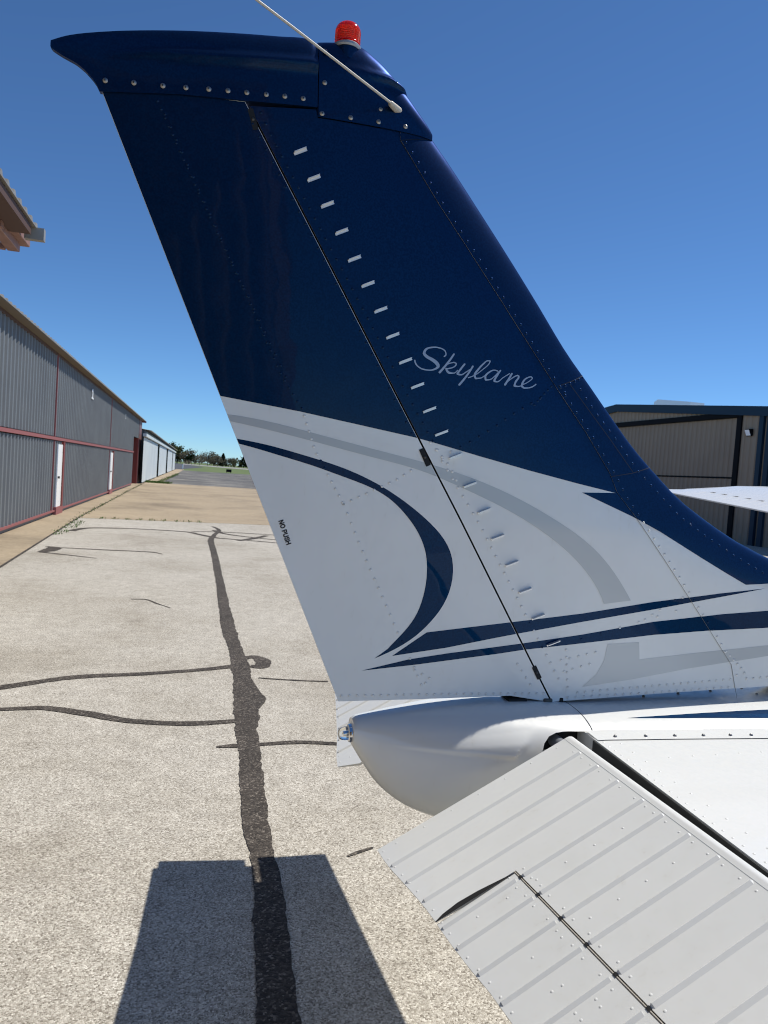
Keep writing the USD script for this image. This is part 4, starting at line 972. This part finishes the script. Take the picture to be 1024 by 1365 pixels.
for s in (-1, 1):
    body = []
    if s < 0:
        cut_far[0] = 0.0
        body = [slab_e(list(np.linspace(Y1, yt0 + .0005, 8)) if True else [Y1, yt0 + .0005], lambda y: S0, te), slab_e([yt0 + .0005, yt1], lambda y: S0, lambda y: tabs(y) - .002), slab_e(list(np.linspace(yt1 - .002, YT + .19, 6)), lambda y: S0, te)]
    else:
        cut_far[0] = .072
        body = [slab_e([Y1 + .042, Y1] + list(np.linspace(Y1 - .05, YT + .19, 12)), lambda y: S0, lambda y: .39 if y > Y1 + .01 else te(y))]
    body.append(slab_e([YT + .188, YT + .03], lambda y: -.445, te, True, .03)); body.append(slab_e([YT + .03, YT - .025], lambda y: -.43, lambda y: te(y) - .03, True, .012))
    bm = join(body); bm = (mir(bm[0], s), bm[1] if s < 0 else bm[1][:, ::-1])
    el = part("elevator", bm, "white_paint", air, smooth=20, label="near right elevator drooping, with ribbed skin" if s < 0 else "far elevator seen under the rudder")
    # stiffening beads pressed into the skin
    fr = [(776.5, 1002), (797.6, 1021), (824.7, 1041), (852.8, 1062.4), (882.7, 1087), (918.6, 1113), (957.6, 1142.6), (1000.5, 1176.7)]
    ysb = [esy(p)[1] for p in fr]; gap_ = np.mean(np.diff(ysb)[3:]); 
    ysb[3] -= .011
    while ysb[-1] + gap_ > YT + .25: ysb.append(ysb[-1] + gap_)
    def bead(y, a, b, w=.0062, h=.0034):
        pr = [(y + w, -.0008), (y + w * .15, h), (y - w, -.0008)]
        v = [ep(a, p[0], .0) + EN * p[1] for p in pr] + [ep(b, p[0], .0) + EN * p[1] for p in pr]
        v += [ep(a - .004, y, -.0004), ep(b + .004, y, -.0004)]
        return trimesh.convex.convex_hull(mir(np.array(v), s))
    for y in ysb:
        a = .008; tab_here = s < 0 and yt1 < y < yt0
        b = (tabs(y) - .006) if tab_here else te(y) - .006
        part("stiffening_bead", bead(y, a, b), "white_paint", el)
    # lap of the nose skin
    lp = trimesh.convex.convex_hull(mir(np.array([ep(a, y, n) for a in (.0028, .0036) for y in (Y1, YT + .2) for n in (-.001, .0003)]), s)); part("skin_lap", lp, "lap_grey", el)
    rv = []
    for y in ysb:
        for dy in (-.0155, .0155): rv.append((.014, y + dy))
    for y in np.arange(Y1 - .015, YT + .2, -.031): rv.append((te(y) - .008, y))
    for k in range(7): rv.append((.03 + k * .062, Y1 - .014))
    for k in range(6): rv.append((.07 + k * .055, ysb[3] - .03 + .002 * k))
    for k in range(6): rv.append((.06 + k * .05, ysb[6] + .036))
    if s < 0:
        for y in ysb:
            if yt1 < y < yt0 + .03:
                for dy in (-.014, .014):
                    rv.append((tabs(y) - .013, y + dy)); rv.append((tabs(y) + .016, y + dy))
        for p in [(749, 1312), (735, 1320), (794, 1331), (800, 1341), (766, 1349), (774, 1358)]: rv.append(esy(p))
    dm = dome(.0025, .0007)
    lift = lambda a, y: -.0004 - .0036 * (a - tabs(y)) / (te(y) - tabs(y)) if s < 0 and yt1 < y < yt0 and a > tabs(y) else 0.
    part("rivets", [at(dm, mir(ep(a, y, lift(a, y)), s), EN) for a, y in rv], "white_paint", el, smooth=50, kind="stuff")
    if s < 0:
        # trim tab, a touch lower than the elevator
        tr = []
        ysx = np.linspace(yt0 - .0035, yt1 + .003, 14)
        for y in ysx:
            a, b, L = tabs(y) + .003, te(y), te(y); t_ = .003 + .025 * (1 - a / L)
            drop = .004
            sag = 0.0
            tr.append(np.array([ep(a, y, -.0004), ep(a, y, -t_), ep(b, y, -drop - .003), ep(b, y, -drop)]))
        # bowed inner end: the slit opens in its middle
        ring0 = tr[0].copy()
        tab = loft(tr)
        tb_ = part("trim_tab", tab, "white_paint", el, smooth=20)
        sl = [ep(tabs(yt0) + (te(yt0) - tabs(yt0)) * k, yt0 - .0025 - .0 + dy, .0006) for k, dy in ((.02, 0), (.2, .004), (.45, .0095), (.7, .0115), (.9, .007), (1.0, .001))] 
        sl += [ep(tabs(yt0) + (te(yt0) - tabs(yt0)) * k, yt0 - .0035 + .0, .0006) for k in (1.0, .5, .02)]
        sv = np.array(sl); part("tab_slit", (sv, np.array([(0, i, i + 1) for i in range(1, len(sv) - 1)])), "gap_black", tb_)
        hv = [ep(tabs(y) + d, y, n) for y in (yt0, yt1) for d in (-.001, .0018) for n in (-.010, -.0012)]
        part("tab_hinge", trimesh.convex.convex_hull(np.array(hv)), "gap_black", tb_)
        part("hinge_pin", tube([ep(tabs(yt0) + .0012, yt0, -.0006), ep(tabs(yt1) + .0012, yt1, -.0006)], .0013, 6), "antenna_cream", tb_, smooth=40)
        for y in ysb:
            if yt1 < y < yt0:
                part("hinge_knuckle", bx(0, .001, 0, .001, 0, .001) if False else trimesh.convex.convex_hull(np.array([ep(tabs(y) + d, y + e, n) for d in (-.0026, .0026) for e in (-.0034, .0034) for n in (-.002, .0008)])), "gap_black", tb_)
                a, b = tabs(y) + .010, te(y)
                pr = [(y + .0062, -.0012), (y + .001, .0034), (y - .0062, -.0012)]
                dn = lambda sa: -.0004 - .0036 * (sa - tabs(y)) / (te(y) - tabs(y))
                part("stiffening_bead", trimesh.convex.convex_hull(np.array([ep(sa, q_, dn(sa) + h_) for sa in (a, b - .004) for q_, h_ in pr])), "white_paint", tb_)

# --- horizontal stabilizers
re0, re1 = on((785, 980), 2, O[2] - .010), on((1024, 1160), 2, O[2] - .010)
rear = lambda y: re0[0] + (y - re0[1]) * (re1[0] - re0[0]) / (re1[1] - re0[1]) if y > re1[1] else re1[0]
lead = lambda y: 1.389 + (y - YT) * .07 - .015
def stab_ring(y, x_r):
    L = lead(y); t = np.interp(y, [YT, YF], [.021, .030]); c = L - x_r; u = np.linspace(0, 1, 40)
    prof = lambda u: t * (np.where(u < .35, np.sqrt(np.maximum(0, 1 - ((.35 - u) / .35) ** 2)), 1 - .30 * ((u - .35) / .65) ** 1.5))
    uu = (1 - np.cos(np.linspace(0, np.pi / 2, 22))); h = prof(uu); base = O[2] - t * .70 - .010
    up_ = np.column_stack([L - uu * c, np.full(22, y), base + h]); dn = np.column_stack([L - uu * c, np.full(22, y), base - h])[::-1]
    return np.vstack([up_, dn[:-1]])
for s in (-1, 1):
    ysA = np.linspace(YF - .10, YT + .193, 26)
    A = loft([stab_ring(y, rear(y)) for y in ysA]); B = loft([stab_ring(y, 1.080) for y in np.r_[np.linspace(YT + .193, YT + .03, 5), YT + .012, YT]])
    bm = join([A, B]); bm = (mir(bm[0], s), bm[1] if s < 0 else bm[1][:, ::-1])
    st = part("stabilizer", bm, "white_paint", air, smooth=30, label="near fixed right stabilizer" if s < 0 else "far fixed left stabilizer")
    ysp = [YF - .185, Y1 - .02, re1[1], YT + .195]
    part("gap_shade_strip", [trimesh.convex.convex_hull(mir(np.array([(rear(y) - d, y, O[2] + n) for y in (a, b) for d in (.0005, .003) for n in (-.046, -.0122)]), s)) for a, b in zip(ysp[:-1], ysp[1:])], "gap_shade_and_dash", st)  # dark strip standing in for the shade inside the elevator gap
    part("added_gap_plate", [trimesh.convex.convex_hull(mir(np.array([(rear(y) - d, y, O[2] + n + k) for y in (a, b) for d, n in ((-.004, -.046), (.062, -.060)) for k in (0, -.002)]), s)) for a, b in zip(ysp[1:-1], ysp[2:])], "gap_shade_and_dash", st)  # added dark plate, stops sun passing the gap and darkens it
    def top_at(x, y):
        R = stab_ring(y, rear(y))[:22]; o_ = np.argsort(R[:, 0]); return float(np.interp(x, R[o_, 0], R[o_, 2]))
    rv = []
    for y in np.arange(Y1 + .02, YT + .25, -.0235): rv.append((rear(y) + .012, y))
    for y in np.arange(Y1 + .03, YT + .25, -.047): rv.append((rear(y) + .045, y))
    for k in range(9): rv.append((rear(Y1) + .10 + .055 * k, Y1 - .10)); rv.append((rear(Y1) + .10 + .055 * k, Y1 - .40))
    dm = dome(.003, .0013)
    part("rivets", [at(dm, mir(np.array([x, y, top_at(x, y)]), s), (0, 0, 1)) for x, y in rv if x < lead(y) - .04], "white_paint", st, smooth=50, kind="stuff")
    # root fairing flange with its screws
    w = []
    xs_ = np.linspace(rear(Y1) + .004, 1.50, 40)
    yr_ = [YF - float(fw_(max(x, fx[0]))) * .955 for x in xs_]
    fl = [[], []]
    for x, y in zip(xs_, yr_):
        w += [(x, y + .03, top_at(x, y) + .004), (x, y - .008, top_at(x, y) + .0016), (x, y - .020, top_at(x, y - .02) + .0014)]
    w = np.array(w); k = len(xs_); ff = []
    for i in range(k - 1):
        for j in (0, 1): a, b, c, d = i * 3 + j, i * 3 + j + 1, i * 3 + 4 + j, i * 3 + 3 + j; ff += [(a, b, c), (a, c, d)]
    fp = part("root_fairing", (mir(w, s), np.array(ff)), "white_paint", st, smooth=40)
    part("fairing_seam", (mir(np.vstack([[(x, y - .0200, top_at(x, y - .02) + .0016), (x, y - .0212, top_at(x, y - .021) + .0016)] for x, y in zip(xs_, yr_)]), s),
                          np.array([q for i in range(k - 1) for q in ((2 * i, 2 * i + 1, 2 * i + 3), (2 * i, 2 * i + 3, 2 * i + 2))])), "seam_shadow", st)
    if s < 0:
        for p in [(823, 975.6), (862, 975.3), (901, 976), (940, 977), (977.5, 978.2), (1008.5, 980)]:
            q = on(p, 2, O[2] + .006); yy = np.interp(q[0], xs_, yr_) - .004
            part("screw", at(dome(.0044, .004, 10), np.array([q[0], yy, top_at(q[0], yy) + .002]), (0, 0, 1)), "screw_metal", fp, smooth=50)

# --- wings, far ahead; only the left one's rear edge shows past the fin
WT = [on((915, 660.5), 0, 5.0), on((1024, 682), 0, 5.0)]; WC = [on((905, 648.5), 0, 5.28), on((1024, 669), 0, 5.28)]; WU = [on((955, 646), 0, 5.75), on((1024, 651), 0, 5.75)]
wl = lambda y, A: A[0][2] + (y - A[0][1]) * (A[1][2] - A[0][2]) / (A[1][1] - A[0][1])
tipY = YF + 5.45
def wing_ring(y, tipf=1.):
    zt = wl(y, WT); zc2 = wl(y, WC); zu = wl(y, WU)
    up_ = [(5.0, zt), (5.28, zc2), (5.75, zu), (6.1, zu + .02), (6.35, zu - .02), (6.5, zu - .09)]
    lo_ = [(6.5, zu - .12), (6.3, zu - .17), (5.75, zu - .19), (5.28, zc2 - .06), (5.0, zt - .012)]
    q = np.array([(x, y, z) for x, z in up_ + lo_]); m_ = q.mean(0); return (q - m_) * [1, 1, tipf] + m_ if tipf < 1 else q
for s in (1, -1):
    A = [wing_ring(y) for y in np.linspace(YF + .4, tipY - .25, 14)] + [wing_ring(tipY - .08, .8), wing_ring(tipY, .3)]
    wm = loft(A); v = np.array(wm.vertices); f = np.array(wm.faces)
    if s < 0: v[:, 1] = 2 * YF - v[:, 1]; f = f[:, ::-1]
    wg = part("wing", (v, f), "white_paint", air, smooth=25, label="left wing far ahead, its ribbed aileron in view past the fin" if s > 0 else "right wing")
    if s > 0:
        for y in np.arange(tipY - .4, YF + 1.2, -.105):
            pr = np.array([(5.012, y + d, wl(y + d, WT) + h) for d, h in ((-.01, 0), (.002, .0025), (.012, 0))] + [(5.25, y + d, wl(y + d, WC) - (wl(y, WC) - wl(y, WT)) * .1 + h) for d, h in ((-.01, 0), (.002, .0025), (.012, 0))])
            part("aileron_bead", trimesh.convex.convex_hull(pr), "white_paint", wg)
        for y in np.arange(tipY - .5, YF + 1.5, -.17):
            part("hinge_dash", bx(5.27, 5.295, y, y + .10, wl(y, WC) - .004, wl(y, WC) + .004), "gap_shade_and_dash", wg)
part("windscreen", loft([np.array(fus(x)) * 1 + 0 for x in (6.25, 6.78)], False), "window_tint", fus_p, smooth=30) if False else None
for s in (-1, 1):
    lg = part("landing_gear", tube([(5.2, YF + s * .5, .62), (5.15, YF + s * .95, .40), (5.15, YF + s * 1.25, .22)], [.05, .04, .03], 10), "white_paint", air, smooth=50)
    part("wheel", trimesh.creation.torus(.15, .065, major_sections=24, minor_sections=12, transform=trimesh.transformations.translation_matrix((5.15, YF + s * 1.32, .215)) @ trimesh.transformations.rotation_matrix(np.pi / 2, (1, 0, 0))), "rubber", lg, smooth=50)
ng = part("landing_gear", tube([(7.4, YF, .6), (7.4, YF, .2)], .03, 10), "chrome", air, smooth=50)
part("wheel", trimesh.creation.torus(.12, .06, major_sections=24, minor_sections=12, transform=trimesh.transformations.translation_matrix((7.4, YF, .18)) @ trimesh.transformations.rotation_matrix(np.pi / 2, (1, 0, 0))), "rubber", ng, smooth=50)
